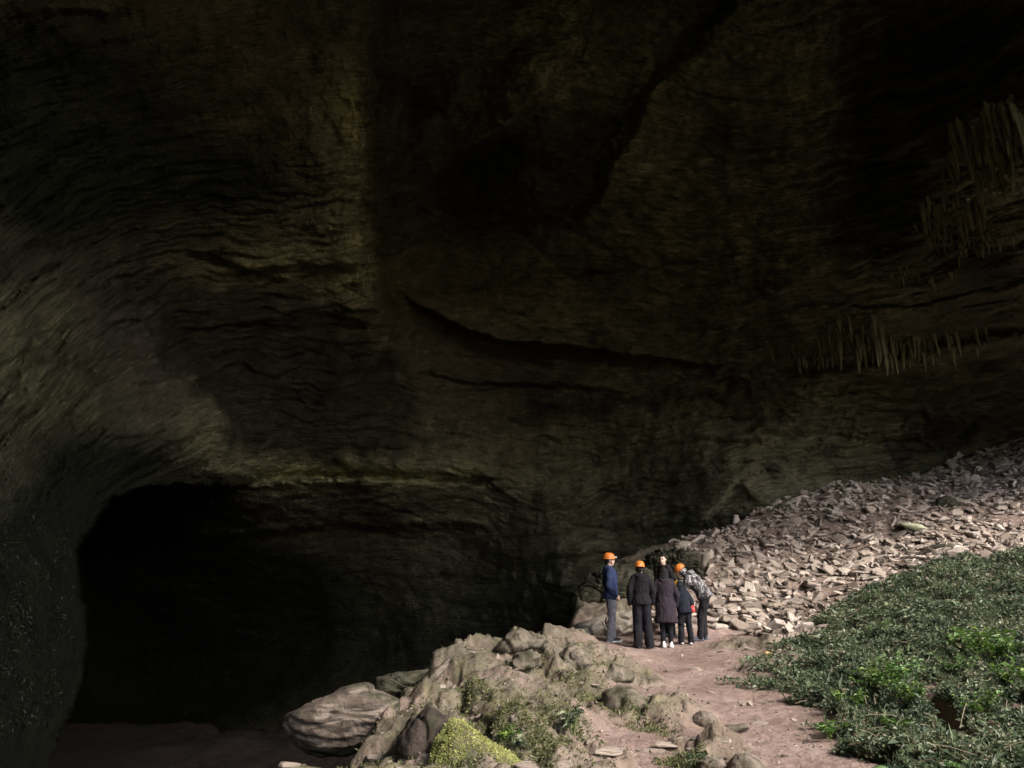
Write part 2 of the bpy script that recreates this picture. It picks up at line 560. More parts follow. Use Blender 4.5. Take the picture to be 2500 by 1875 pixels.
ochre = blob([(1340, 130, 150, 190, 2.0), (1560, 150, 80, 120, 1.2), (860, 290, 60, 130, 1.2), (880, 620, 70, 130, .6), (700, 1155, 160, 40, 1.0), (950, 1160, 260, 36, .9),
              (60, 900, 130, 260, 1.0), (230, 980, 90, 120, .6), (500, 1080, 90, 120, .6), (1750, 480, 520, 430, 1.1), (750, 1290, 300, 40, .6), (2100, 900, 260, 90, .5), (2350, 450, 160, 220, .5),
              (1700, 1050, 220, 220, .45), (2200, 1050, 300, 120, .5), (700, 650, 260, 60, .45), (1500, 1350, 250, 150, .3)], 0)  # algae tint, raised on dome and rim to stand in for light
violet = blob([(330, 800, 170, 170, .9), (150, 650, 160, 200, .6), (420, 1000, 130, 120, .6), (1350, 880, 300, 80, .7), (100, 1050, 100, 120, .4), (1150, 980, 260, 110, .4), (1000, 780, 80, 100, .5)], 0)  # grey stone tint, also painted darker to dim the left wall
jit2 = np.stack([uc / 70, vc / 70, uc * 0 + 4], -1)
du = uc + 55 * perlin(jit2) + 22 * perlin(jit2 * 3.1); dv = vc + 45 * perlin(jit2 + 9) + 18 * perlin(jit2 * 3.1 + 9)
painted_shade = np.zeros_like(uc)  # shade of underhangs, recesses and bands painted as dark patches
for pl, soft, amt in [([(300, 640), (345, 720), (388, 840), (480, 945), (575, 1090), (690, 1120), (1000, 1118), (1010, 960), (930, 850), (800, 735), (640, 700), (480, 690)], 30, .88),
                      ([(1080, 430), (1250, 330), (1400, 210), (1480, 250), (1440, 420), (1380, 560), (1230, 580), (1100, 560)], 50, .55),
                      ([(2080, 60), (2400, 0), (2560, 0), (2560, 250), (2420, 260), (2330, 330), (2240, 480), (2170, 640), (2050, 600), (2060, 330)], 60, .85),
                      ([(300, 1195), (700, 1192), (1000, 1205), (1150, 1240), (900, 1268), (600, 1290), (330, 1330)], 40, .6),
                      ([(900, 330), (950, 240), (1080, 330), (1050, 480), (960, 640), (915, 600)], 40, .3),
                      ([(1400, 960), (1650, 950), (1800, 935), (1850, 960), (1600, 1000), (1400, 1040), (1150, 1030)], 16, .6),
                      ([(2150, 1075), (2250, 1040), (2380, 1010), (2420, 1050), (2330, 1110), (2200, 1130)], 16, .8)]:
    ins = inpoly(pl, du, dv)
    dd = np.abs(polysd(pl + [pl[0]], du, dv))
    painted_shade = np.maximum(painted_shade, amt * sstep(-soft, soft, np.where(ins, dd, -dd)))
painted_dim = blob([(0, 1500, 210, 280, 1.0), (330, 1130, 170, 70, .75), (60, 1800, 150, 200, 1.0), (150, 1350, 90, 160, .6), (0, 150, 300, 300, .7), (350, 250, 400, 270, .8), (100, 480, 200, 200, .6), (650, 450, 180, 120, .45), (150, 1000, 220, 260, .62), (420, 480, 300, 140, .5), (2200, 980, 400, 150, .6), (2350, 760, 260, 120, .6), (2300, 560, 250, 120, .5), (500, 1480, 420, 200, .9), (300, 1650, 300, 250, .95), (250, 1330, 150, 120, .8), (550, 1600, 350, 160, .9), (500, 1400, 350, 60, .6), (470, 830, 90, 110, .45), (640, 900, 170, 110, .45), (1150, 480, 110, 160, .5), (1230, 380, 120, 60, .4), (2350, 150, 200, 160, .6), (2150, 480, 130, 130, .6), (2450, 650, 160, 60, .5)], 0)  # broad dimming of the walls and deep passage, put into the rock colour
lichen_highlight = blob([(1340, 130, 110, 170, 1.3), (1420, 60, 70, 80, .8), (1590, 160, 40, 70, 1.0), (1640, 40, 60, 60, .5), (865, 300, 45, 130, 1.0), (890, 620, 40, 150, .6), (720, 1160, 130, 26, 1.0), (950, 1160, 230, 22, .8), (700, 655, 230, 40, .5), (500, 1100, 70, 90, .3), (60, 900, 100, 220, .2), (1550, 400, 90, 90, .5), (1900, 150, 200, 120, .5), (1850, 600, 220, 120, .45), (1880, 650, 60, 30, .6), (2110, 820, 120, 70, .6), (2380, 420, 110, 170, .6), (2000, 880, 120, 30, .6)], 0)  # yellowish growth, brightened to paint highlights on slab, ridge and rim
cm = NT('cave_rock', 0.8, 0.14)
pos = cm.pos()
bedv = cm.attr('bed', 'Vector')
n_big = cm.noise(pos, 0.35, 5, 0.6)
n_mid = cm.noise(pos, 1.6, 6, 0.65)
n_bed = cm.noise(bedv, 1.0, 5, 0.65, 1.0, (0.075, 0.022, 1.0))
n_bed2 = cm.noise(bedv, 1.0, 4, 0.65, 0.8, (0.16, 0.035, 1.0))
base = cm.ramp(n_mid, [(0.30, (0.085, 0.077, 0.049)), (0.5, (0.135, 0.122, 0.078)), (0.68, (0.22, 0.197, 0.13))])
alg = cm.ramp(n_bed, [(0.34, (0.090, 0.084, 0.042)), (0.5, (0.185, 0.174, 0.092)), (0.68, (0.37, 0.345, 0.20))])
vio = cm.ramp(n_bed, [(0.34, (0.048, 0.040, 0.034)), (0.52, (0.075, 0.062, 0.053)), (0.70, (0.13, 0.108, 0.093))])
n_pat = cm.noise(pos, 0.9, 5, 0.7, 0.5)
f_alg = cm.math('MULTIPLY', cm.attr('ochre'), cm.ramp(n_pat, [(0.42, 0.18), (0.56, 1.0)]), True)
c1 = cm.mix(cm.attr('violet'), base, vio)
c1 = cm.mix(f_alg, c1, alg)
lichen_hl = cm.math('MULTIPLY', cm.attr('lichen_highlight'), cm.ramp(cm.noise(pos, 1.7, 6, 0.72, 0.3), [(0.44, 0.0), (0.58, 1.0)]), True)
c1 = cm.mix(lichen_hl, c1, cm.ramp(n_bed, [(0.35, (0.28, 0.265, 0.12)), (0.65, (0.52, 0.49, 0.28))]))
# pale scabs and streaks along the bedding, crevice shade painted as dark seams between beds
spot = cm.math('MULTIPLY', cm.ramp(cm.noise(bedv, 1.0, 3, 0.6, 1.0, (0.06, 0.03, 1.0)), [(0.66, 0.0), (0.71, 1.0)]), cm.ramp(n_big, [(0.48, 0.0), (0.6, 0.8)]))
c1 = cm.mix(spot, c1, (0.36, 0.32, 0.19))
worm = cm.noise(pos, 2.6, 3, 0.5, 1.8)
wl = cm.ramp(worm, [(0.485, 0.0), (0.497, 1.0), (0.503, 1.0), (0.515, 0.0)])
wl = cm.math('MULTIPLY', cm.math('MULTIPLY', wl, cm.ramp(n_pat, [(0.46, 0.0), (0.58, 1.0)])), cm.attr('chaos'))
c1 = cm.mix(wl, c1, (0.34, 0.31, 0.2))
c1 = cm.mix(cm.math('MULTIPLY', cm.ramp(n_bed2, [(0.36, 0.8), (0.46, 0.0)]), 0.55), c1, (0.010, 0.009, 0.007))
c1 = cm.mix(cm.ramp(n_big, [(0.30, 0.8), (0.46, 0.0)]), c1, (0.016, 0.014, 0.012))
c1 = cm.mix(cm.attr('painted_shade'), c1, cm.ramp(n_mid, [(0.35, (0.012, 0.011, 0.009)), (0.7, (0.045, 0.038, 0.03))]))
c1 = cm.mix(cm.attr('painted_dim'), c1, cm.ramp(n_mid, [(0.3, (0.004, 0.005, 0.003)), (0.7, (0.020, 0.022, 0.012))]))
cm.color(c1)
hb = cm.math('ADD', cm.math('MULTIPLY', n_bed2, 0.6), cm.math('MULTIPLY', n_mid, 0.5))
hb = cm.math('ADD', hb, cm.math('MULTIPLY', cm.noise(pos, 7.0, 4, 0.6), 0.22))
cm.bump(hb, 1.0, 0.34)
M_CAVE = cm.m
along_c = bed_along(uc, vc)
bed_attr = np.stack([S0, along_c, lam0 * 0], -1).reshape(-1, 3)
me = mesh_np('cave_wall', P_cave.reshape(-1, 3)[used], remap[F], M_CAVE, True,
             {'bed': bed_attr[used], 'ochre': np.clip(ochre, 0, 1).ravel()[used], 'violet': np.clip(violet, 0, 1).ravel()[used], 'painted_dim': np.clip(painted_dim, 0, 1).ravel()[used], 'chaos': np.clip(chaos0, 0, 1).ravel()[used], 'painted_shade': painted_shade.ravel()[used], 'lichen_highlight': np.clip(lichen_highlight, 0, 1).ravel()[used]})
cave = link('cave_wall', me, kind='structure')


def cave_point(u, v):
    """Rock surface seen at a pixel."""
    d = ray(np.atleast_1d(u).astype(float), np.atleast_1d(v).astype(float))
    d = d / np.linalg.norm(d, axis=-1, keepdims=True)
    r, S, _, _, a, b, w = cave_r(d)
    r, _, _ = cave_detail(d, r, S, a, b, w)
    return CAM + d * r[:, None], d


# stalactites hanging from the roof on the right: pieces of the wall
def stalactites():
    spots = []
    rg = np.random.default_rng(21)
    def row(pl, n, l0, l1, jy, jx=14):
        for _ in range(int(n * 1.5)):
            k = rg.integers(len(pl) - 1); t = rg.random()
            u = pl[k][0] * (1 - t) + pl[k + 1][0] * t + rg.normal() * jx
            v = pl[k][1] * (1 - t) + pl[k + 1][1] * t + rg.normal() * jy
            spots.append((u, v, rg.uniform(l0, l1)))
    row([(2400, 265), (2450, 250), (2510, 300)], 16, 60, 150, 12)
    row([(2330, 335), (2400, 350), (2480, 330), (2520, 380)], 22, 60, 140, 16)
    row([(2300, 410), (2380, 400), (2450, 420)], 14, 40, 110, 14)
    row([(2260, 500), (2310, 510), (2400, 500)], 22, 35, 90, 16)
    row([(2250, 562), (2290, 560), (2340, 572)], 16, 25, 60, 8)
    row([(2290, 610), (2350, 600), (2450, 575)], 18, 20, 50, 7)
    row([(2160, 680), (2220, 660), (2310, 690)], 14, 15, 45, 9)
    row([(2020, 800), (2080, 785), (2160, 790)], 18, 30, 80, 10)
    row([(2000, 835), (2080, 830), (2180, 835)], 24, 40, 110, 10)
    row([(2180, 850), (2280, 830), (2400, 815)], 30, 25, 80, 8)
    row([(2120, 790), (2140, 790)], 5, 110, 180, 14, 8)
    row([(1880, 868), (1960, 858), (2030, 850)], 14, 15, 45, 8)
    row([(1930, 890), (1980, 882), (2040, 893)], 16, 18, 40, 5)
    u = np.array([s[0] for s in spots]); v = np.array([s[1] for s in spots])
    pts, d = cave_point(u, v)
    meshes = []
    for k in range(6):
        n, m = 7, 9
        V, Fq = [], []
        for i in range(m):
            t = i / (m - 1)
            rad = (0.48 * (1 - t) ** 0.75 * (1 + 0.3 * math.sin(7 * t + 2 * k) * math.sin(17 * t + k)) + 0.05) * min(1.0, 0.15 + (t / 0.16) ** 0.7)
            for j in range(n):
                a = 2 * math.pi * j / n
                rr = rad * (1 + 0.25 * math.sin(3 * a + k + 5 * t) + 0.15 * math.sin(5 * a - 11 * t + k))
                V.append((rr * math.cos(a) + 0.12 * math.sin(3 * t + k), rr * math.sin(a), -t))
        for i in range(m - 1):
            for j in range(n):
                Fq.append((i * n + j, i * n + (j + 1) % n, (i + 1) * n + (j + 1) % n, (i + 1) * n + j))
        meshes.append(mesh_np('stalactite', np.array(V), np.array(Fq)[:, ::-1], M_STAL))
    for q, (s, p, dd) in enumerate(zip(spots, pts, d)):
        r = np.linalg.norm(p - CAM)
        L = s[2] / FPX * r
        o = link('stalactite', meshes[q % 6], cave)
        L *= 0.30 + 0.65 * rg.random()
        L *= 0.85
        wd = (0.09 + 0.11 * L) * rg.uniform(0.6, 1.3)
        o.location = p - dd * 0.02 + np.array([0, 0, 0.12])
        o.scale = (wd, wd, L + 0.12)
        o.rotation_euler = (rg.normal() * 0.04, rg.normal() * 0.04, rg.uniform(0, 6.28))


sm = NT('stalactite_rock', 0.8, 0.3)
nn = sm.noise(sm.pos(), 2.2, 5)
sm.color(sm.ramp(nn, [(0.3, (0.045, 0.042, 0.020)), (0.7, (0.15, 0.138, 0.075))]))
sm.bump(sm.noise(sm.pos(), 9, 4, 0.6, 0, (1, 1, 0.3)), 0.6, 0.06)
M_STAL = sm.m
stalactites()
# ------------------------------------------------------------------ ground
# control points: pixel u, v, world y, cover (p path soil, m rocky mound, s scree, v undergrowth, d dark rock)
GP = [
    (1495, 1568, 14.4, 'p'), (1585, 1590, 13.5, 'p'), (1640, 1578, 13.9, 'p'), (1690, 1570, 14.2, 'p'), (1740, 1563, 14.4, 'p'), (1800, 1548, 15.0, 'p'),
    (1600, 1555, 14.9, 'p'), (1440, 1566, 13.4, 'p'), (1850, 1540, 15.2, 's'),
    (1700, 1632, 11.6, 'p'), (1800, 1600, 12.6, 'p'), (1600, 1640, 11.4, 'p'), (1700, 1700, 9.4, 'p'), (1850, 1740, 8.4, 'p'), (1950, 1800, 7.2, 'p'),
    (2000, 1870, 6.1, 'p'), (1800, 1875, 6.05, 'p'), (1600, 1880, 6.0, 'p'), (1450, 1875, 5.9, 'm'), (1300, 1870, 5.8, 'm'), (1650, 1800, 7.4, 'p'), (1595, 1752, 8.0, 'm'), (1750, 1868, 6.25, 'm'), (1560, 1805, 7.2, 'p'), (1780, 1800, 7.2, 'p'),
    (1550, 1700, 9.2, 'p'), (1500, 1650, 10.4, 'm'), (1400, 1600, 11.6, 'm'), (1260, 1556, 10.8, 'm'), (1130, 1616, 9.6, 'm'), (1300, 1640, 9.2, 'm'), (1230, 1690, 8.2, 'm'),
    (1400, 1650, 9.6, 'm'), (1440, 1700, 8.6, 'm'), (1520, 1740, 7.9, 'm'), (1500, 1790, 7.3, 'p'), (1350, 1750, 7.4, 'm'), (1150, 1750, 7.1, 'm'), (1250, 1800, 6.6, 'm'),
    (1430, 1820, 6.9, 'p'), (1100, 1692, 8.3, 'm'), (1040, 1690, 8.0, 'm'), (1000, 1690, 8.9, 'm'), (1050, 1672, 8.9, 'm'), (1200, 1582, 10.0, 'm'), (1330, 1580, 11.3, 'm'),
    (900, 1872, 6.0, 'm'), (800, 1880, 6.1, 'm'), (880, 1858, 6.6, 'm'), (945, 1815, 7.1, 'm'), (985, 1800, 6.9, 'm'), (1120, 1910, 5.6, 'm'), (1380, 1562, 12.8, 'm'),
    (1700, 1440, 16.9, 's'), (1560, 1490, 16.3, 'd'), (1600, 1400, 18.0, 'd'), (1700, 1350, 19.0, 's'), (1850, 1290, 21.2, 's'), (1900, 1400, 17.6, 's'), (1850, 1480, 16.1, 's'), (1780, 1500, 15.9, 's'),
    (2000, 1310, 20, 's'), (2000, 1215, 22.6, 's'), (2100, 1195, 23, 's'), (2250, 1215, 22.2, 's'), (2300, 1275, 19.4, 's'), (2450, 1310, 18.2, 's'), (2300, 1345, 16.8, 's'), (2100, 1430, 15.9, 's'),
    (2000, 1500, 15, 's'), (2350, 1195, 23.0, 's'), (2480, 1100, 25.2, 's'), (2150, 1350, 18.2, 's'), (1900, 1550, 14.0, 's'), (1600, 1350, 19.3, 'd'), (1450, 1430, 17.8, 'd'),
    (1790, 1655, 10.6, 'p'), (1835, 1705, 9.3, 'p'), (1905, 1762, 8.0, 'p'), (1975, 1790, 7.4, 'p'), (1905, 1668, 10.0, 'v'), (1965, 1710, 9.0, 'v'), (2010, 1580, 12.0, 'v'), (1925, 1560, 13.4, 's'), (2055, 1505, 13.6, 'v'), (2140, 1455, 14.0, 'v'), (2250, 1410, 14.1, 'v'), (2400, 1405, 13.2, 'v'), (2510, 1425, 12.6, 'v'), (2320, 1400, 13.9, 'v'),
    (2250, 1480, 12.6, 'v'), (2120, 1550, 11.8, 'v'), (2300, 1600, 9.9, 'v'), (2450, 1700, 7.8, 'v'), (2450, 1860, 5.9, 'v'), (2200, 1750, 7.6, 'v'), (2150, 1850, 6.2, 'v'), (2500, 1500, 11.2, 'v'),
    (2060, 1730, 8.2, 'v'), (2080, 1640, 9.8, 'v'), (1880, 1600, 12.2, 'd'), (1950, 1640, 10.9, 'd'), (1830, 1575, 13.4, 'd'), (2040, 1790, 7.3, 'v'),
]
gp_xy, gp_z, gp_c = [], [], []
for (u, v, Y, c) in GP:
    p = at(u, v, Y)
    gp_xy.append(p[:2]); gp_z.append(p[2]); gp_c.append(c)
for x, y, z, c in [(0, 0, 0.0, 'p'), (3, 1, 0.1, 'p'), (-3, 2, 0.1, 'm'), (7, 1, 0.6, 'v'), (12, 6, 1.4, 'v'), (14, 14, 2.6, 'v'), (-4, 6, 0.2, 'm'), (20, 22, 7, 's'), (3, 24, 1.6, 'd'), (18, 30, 7, 's'),
                   (8, 30, 4.6, 's'), (-6, 15, -0.5, 'd'), (-8, 25, -1, 'd'), (0, 20, 0.2, 'd'), (-10, 5, 0, 'd'), (0, -6, 0, 'p'), (10, -6, 0.6, 'v'), (-8, -6, 0, 'm')]:
    gp_xy.append((x * float(far(y)) / y if y > 1 else x, float(far(y)))); gp_z.append(z); gp_c.append(c)
gp_xy = np.array(gp_xy); gp_z = np.array(gp_z)
tps_g = TPS(gp_xy, gp_z, 0.004, 10.0)
COVER = {c: np.array([1.0 if k == c else 0.0 for k in gp_c]) for c in 'pmsvd'}
RIM = [at(u, v, Y)[:2] for u, v, Y in [(760, 1890, 5.8), (860, 1852, 6.6), (930, 1805, 7.2), (978, 1725, 8.0), (1000, 1660, 8.95), (1095, 1600, 9.85), (1245, 1545, 11.0), (1330, 1552, 12.2),
                                       (1395, 1562, 13.7), (1405, 1545, 15.4), (1400, 1490, 17.0), (1450, 1420, 18.8), (1560, 1350, 20.6), (1850, 1272, 22.8), (2000, 1205, 24.0), (2180, 1172, 25.5), (2420, 1120, 27.5)]]
RIM = [(-3.0, -3.0)] + [tuple(p) for p in RIM] + [(33, 36)]
GULLY = [at(u, v, Y)[:2] for u, v, Y in [(2268, 1722, 8.1), (2300, 1745, 7.6), (2325, 1780, 7.1), (2350, 1832, 6.35)]]


def cover(x, y):
    x = np.asarray(x, float); y = np.asarray(y, float); sh = x.shape
    x = x.ravel(); y = y.ravel()
    q = np.stack([x, y, 0 * x], -1)
    wx = x + 0.35 * perlin(q * 1.1) + 0.12 * perlin(q * 4.3); wy = y + 0.45 * perlin(q * 1.1 + 50) + 0.15 * perlin(q * 4.3 + 20)
    tot = 0; acc = {c: 0 for c in COVER}
    for k in range(len(gp_xy)):
        sc = 0.25 + 0.02 * gp_xy[k, 1]
        w = 1 / (((wx - gp_xy[k, 0]) ** 2 + ((wy - gp_xy[k, 1]) * 0.75) ** 2) + 0.12 * sc) ** 2.6
        tot = tot + w
        acc[gp_c[k]] = acc[gp_c[k]] + w
    return {c: (acc[c] / tot).reshape(sh) for c in acc}


def ground(x, y, fine=True):
    """Height of the ground and its cover weights."""
    x = np.asarray(x, float); y = np.asarray(y, float)
    C = cover(x, y)
    z = tps_g(x, y)
    q = np.stack([x, y, 0 * x], -1)
    # rim of the ledge: the ground breaks off into the pit on its left
    sd = polysd(RIM, x, y) * -1.0                      # world axes: left of the line is the pit
    sd = sd + 0.28 * perlin(q * 0.9 + 7) + 0.14 * perlin(q * 2.7 + 3)
    k = sstep(-0.75, 0.06, sd)
    pit = -2.0 - 0.035 * np.maximum(0, y - 14) - 8.0 * sstep(17.5, 23, y + 0.12 * x + 1.6 * perlin(q * 0.35 + 60) + 0.5 * perlin(q * 1.3)) + 0.42 * np.exp(-((y - 15.0 - 0.25 * x) / 2.2) ** 2) - 1.4 * sstep(13, 9.5, y) + 0.3 * fbm(q * 0.4, 3) + 0.16 * fbm(q * 1.7, 4)
    rock = np.clip(C['m'] + 0.8 * C['d'], 0, 1)
    # rocky mounds: tilted, water-worn blocks with hollows between them
    qq = np.stack([x * 0.8 - y * 0.35, y * 0.8 + x * 0.25, 0 * x + 2.0], -1)
    rid = fbm(qq * 0.95, 4, 2.2, 0.5, True)
    blk = np.abs(perlin(qq * 1.25 + 9)) + 0.5 * np.abs(perlin(qq * 2.9 + 4))
    z = z + rock * (0.20 * (rid - 0.25) + 0.26 * (0.28 - blk))
    if fine:
        ax, ay = (x * 0.95 + y * 0.30) * 0.8 + 0.2 * perlin(q * 1.3 + 70), (y * 0.95 - x * 0.30) + 0.2 * perlin(q * 1.3 + 80)
        slab = 0
        for size, amp, sd_ in ((1.5, 0.62, 11), (0.62, 0.42, 37)):
            lx, ly, h, e = worley(ax, ay, size, sd_)
            g1 = _perm[(h + 13) & 255] / 255.0 - 0.5; g2 = _perm[(h + 47) & 255] / 255.0 - 0.5; g0 = _perm[(h + 131) & 255] / 255.0 - 0.5
            slab = slab + amp * (0.55 * g1 * lx + 0.75 * g2 * ly + 0.14 * size * g0 - 0.09 * size * np.exp(-(e / (0.05 * size + 0.012)) ** 2))
        z = z + np.clip(rock * 1.3 - 0.2, 0, 1) * slab
        ter = z / 0.085 + 2.5 * perlin(q * 0.8 + 2)
        fr = ter - np.floor(ter)
        z = z + rock * (0.030 * (sstep(0.25, 0.8, fr) - fr) + 0.05 * fbm(q * 4.2, 4) + 0.02 * fbm(q * 13, 3) - 0.55 * np.maximum(0, 0.07 - np.abs(perlin(q * 1.9 + 13))) - 0.35 * np.maximum(0, 0.06 - np.abs(perlin(q * 4.1 + 23))) + 0.07 * fbm(q * 2.3 + 8, 3, 2.2, 0.55, True))
        z = z + C['p'] * (0.045 * fbm(q * 1.6, 4) + 0.018 * fbm(q * 6.5, 3, 2.2, 0.6) + 0.02 * np.maximum(0, perlin(q * 2.2 + 60)) ** 1.5)
        z = z + C['s'] * (0.10 * fbm(q * 1.1, 4)) + C['v'] * 0.09 * fbm(q * 1.3, 4)
    else:
        z = z + C['v'] * 0.09 * fbm(q * 1.3, 4)
    gd = np.abs(polysd(GULLY, x, y))
    z = z - 0.38 * np.exp(-(gd / 0.07) ** 2)
    z = z * k + pit * (1 - k)
    return z, C, k, gd


def hit(u, v, y0=3.0, y1=40.0, n=900):
    """Where the line of sight through a pixel first meets the ground."""
    d = ray(u, v)
    ys = np.exp(np.linspace(math.log(y0), math.log(y1), n))
    pts = CAM + d * (ys / d[1])[:, None]
    z = ground(pts[:, 0], pts[:, 1])[0]
    b = np.nonzero(pts[:, 2] < z)[0]
    k = b[0] if len(b) else n - 1
    p = pts[k].copy(); p[2] = z[k]
    return p


def gz_at(x, y):
    return float(ground(np.array([x]), np.array([y]))[0][0])


ROWS = np.concatenate([np.exp(np.linspace(math.log(2.2), math.log(5.0), 40))[:-1], np.exp(np.linspace(math.log(5.0), math.log(29), 430)), np.exp(np.linspace(math.log(29), math.log(70), 40))[1:]])
COLS = np.concatenate([np.linspace(-1.5, -0.42, 45)[:-1], np.linspace(-0.42, 0.74, 470), np.linspace(0.74, 1.4, 40)[1:]])
Yg, Kg = np.meshgrid(ROWS, COLS, indexing='ij')
Xg = Kg * Yg
Zg, Cg, kg, gdg = ground(Xg, Yg)
nr, nc = Xg.shape
Vg = np.stack([Xg, Yg, Zg], -1).reshape(-1, 3)
qg = np.stack([Xg, Yg, 0 * Xg], -1)
moss = np.clip(1.9 * (fbm(qg * 1.3 + 31, 4) + 0.16), 0, 1) * Cg['m'] + 0.35 * Cg['d'] * np.clip(fbm(qg * 1.7 + 3, 3) + 0.4, 0, 1)
puu, pvv, _ = to_px(Vg.reshape(nr, nc, 3))
for cu, cv, su, sv, am in [(1200, 1730, 90, 60, .9), (1330, 1770, 70, 45, .6), (1440, 1700, 80, 60, .8), (1560, 1740, 90, 50, .8), (1600, 1790, 60, 25, .7), (1250, 1800, 80, 40, .9), (1700, 1860, 80, 25, .6), (1840, 1860, 60, 30, .6)]:
    c0 = hit(cu, cv)
    moss = np.maximum(moss, am * Cg['m'] * np.exp(-((Xg - c0[0]) / (su / 1785 * c0[1])) ** 2 - ((Yg - c0[1]) / 0.9) ** 2))
moss *= kg
soil = np.clip(Cg['p'] + 0.75 * Cg['s'] + 0.6 * Cg['v'] + Cg['m'] * np.clip(0.10 + 1.8 * fbm(qg * 1.5 + 77, 3), 0, 1), 0, 1)
gm = NT('ground_soil_and_rock', 0.92, 0.15)
pos = gm.pos()
a1 = gm.noise(pos, 1.1, 6, 0.6)
a2 = gm.noise(pos, 7.0, 6, 0.65)
a3 = gm.noise(pos, 38.0, 4, 0.6)
soilc = gm.ramp(a1, [(0.3, (0.148, 0.103, 0.084)), (0.5, (0.222, 0.160, 0.136)), (0.7, (0.305, 0.227, 0.198))])
soilc = gm.mix(gm.ramp(a2, [(0.33, 0.55), (0.5, 0.0)]), soilc, (0.14, 0.10, 0.078))
soilc = gm.mix(gm.ramp(a3, [(0.62, 0.0), (0.72, 0.5)]), soilc, (0.36, 0.29, 0.25))
rockc = gm.ramp(a2, [(0.28, (0.055, 0.047, 0.034)), (0.5, (0.135, 0.113, 0.086)), (0.72, (0.25, 0.207, 0.165))])
rockc = gm.mix(gm.ramp(a1, [(0.4, 0.0), (0.65, 0.6)]), rockc, (0.12, 0.105, 0.075))
mossc = gm.ramp(a2, [(0.3, (0.022, 0.026, 0.013)), (0.5, (0.066, 0.07, 0.032)), (0.72, (0.16, 0.152, 0.072))])
cc = gm.mix(gm.attr('soil'), rockc, soilc)
mf = gm.math('MULTIPLY', gm.attr('moss'), gm.ramp(a2, [(0.35, 0.35), (0.6, 1.0)]), True)
cc = gm.mix(mf, cc, mossc)
cc = gm.mix(gm.attr('pit'), cc, gm.ramp(a2, [(0.3, (0.006, 0.0046, 0.0036)), (0.7, (0.017, 0.0125, 0.010))]))  # pit floor painted near black in place of deep shade
gm.color(cc)
bn = gm.bump(a3, 0.45, 0.012)
gm.bump(a2, 0.7, 0.07, bn)
M_GROUND = gm.m
Fg = grid_faces(nr, nc)
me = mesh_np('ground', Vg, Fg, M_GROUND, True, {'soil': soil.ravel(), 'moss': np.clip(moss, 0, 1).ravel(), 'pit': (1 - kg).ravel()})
ground_obj = link('ground', me, kind='structure')
# the land outside the unseen mouth, behind and beside the camera
gx = np.linspace(-70, 70, 113)
Xo, Yo = np.meshgrid(gx, gx)
Zo = 0.02 + 0.5 * fbm(np.stack([Xo, Yo, 0 * Xo], -1) * 0.08, 3) + 0.10 * np.maximum(0, Xo - 4) + 0.05 * np.maximum(0, -Yo - 20)
Zo = np.where((Xo < -6) & (Yo > 3), -2.6, Zo)
Vo = np.stack([Xo, Yo, Zo - 0.12], -1).reshape(-1, 3)
Fo = grid_faces(113, 113)
co = Vo[Fo].mean(1)
Fo = Fo[~((co[:, 1] > 2.6) & (co[:, 0] < 1.36 * co[:, 1]) & (co[:, 0] > -1.46 * co[:, 1]))]
om = NT('outside_ground', 0.95, 0.1)
on = om.noise(om.pos(), 0.6, 5)
om.color(om.ramp(on, [(0.35, (0.05, 0.07, 0.025)), (0.6, (0.16, 0.13, 0.09))]))
link('outside_ground', mesh_np('outside_ground', Vo, Fo, om.m), kind='structure')
# ------------------------------------------------------------------ rocks
def rock_mat(name, lo, mid, hi, moss=None, moss_amt=0.5, patch=None, strat=None):
    m = NT(name, 0.9, 0.2)
    p = m.pos()
    o = m.n.new('ShaderNodeObjectInfo').outputs['Random']
    n1 = m.noise(p, 2.3, 6, 0.62)
    n2 = m.noise(p, 11.0, 5, 0.62)
    n3 = m.noise(p, 45.0, 3)
    c = m.ramp(n2, [(0.28, lo), (0.5, mid), (0.74, hi)])
    if strat:
        ns = m.noise(p, 1.0, 5, 0.6, 0.4, strat)
        c = m.mix(m.ramp(ns, [(0.36, 0.8), (0.52, 0.0)]), c, tuple(0.35 * x for x in lo))
    if patch:
        c = m.mix(m.ramp(m.noise(p, 1.0, 6, 0.6, 0.8, (2.2, 2.2, 9.0)), [(0.515, 0.0), (0.55, 0.9)]), c, patch)
    if moss:
        g = m.n.new('ShaderNodeNewGeometry')
        mc = m.ramp(n2, [(0.3, tuple(0.35 * x for x in moss)), (0.7, moss)])
        c = m.mix(m.math('MULTIPLY', m.ramp(n1, [(0.62 - 0.35 * moss_amt, 0.0), (0.75 - 0.3 * moss_amt, 1.0)]), 0.85), c, mc)
    c = m.mix(m.math('MULTIPLY', o, 0.35), c, tuple(0.6 * x for x in lo))
    m.color(c)
    b = m.bump(n3, 0.4, 0.01)
    m.bump(n2, 0.6, 0.035, b)
    return m.m


M_BOULDER = rock_mat('layered_boulder', (0.075, 0.06, 0.048), (0.15, 0.118, 0.094), (0.235, 0.19, 0.155), (0.055, 0.062, 0.03), 0.35, (0.27, 0.22, 0.18), (0.9, 0.9, 11.0))
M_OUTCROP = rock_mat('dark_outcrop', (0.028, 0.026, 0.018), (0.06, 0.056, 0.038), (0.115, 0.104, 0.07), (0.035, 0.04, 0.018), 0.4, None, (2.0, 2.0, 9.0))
M_MOUND = rock_mat('mossy_rock', (0.07, 0.06, 0.044), (0.15, 0.127, 0.098), (0.25, 0.21, 0.168), (0.055, 0.058, 0.027), 0.5)
M_TAN = rock_mat('tan_rock', (0.085, 0.068, 0.054), (0.17, 0.138, 0.112), (0.26, 0.215, 0.178), (0.075, 0.078, 0.04), 0.35)
M_PALE = rock_mat('pale_rock', (0.2, 0.18, 0.145), (0.29, 0.255, 0.21), (0.38, 0.34, 0.29))
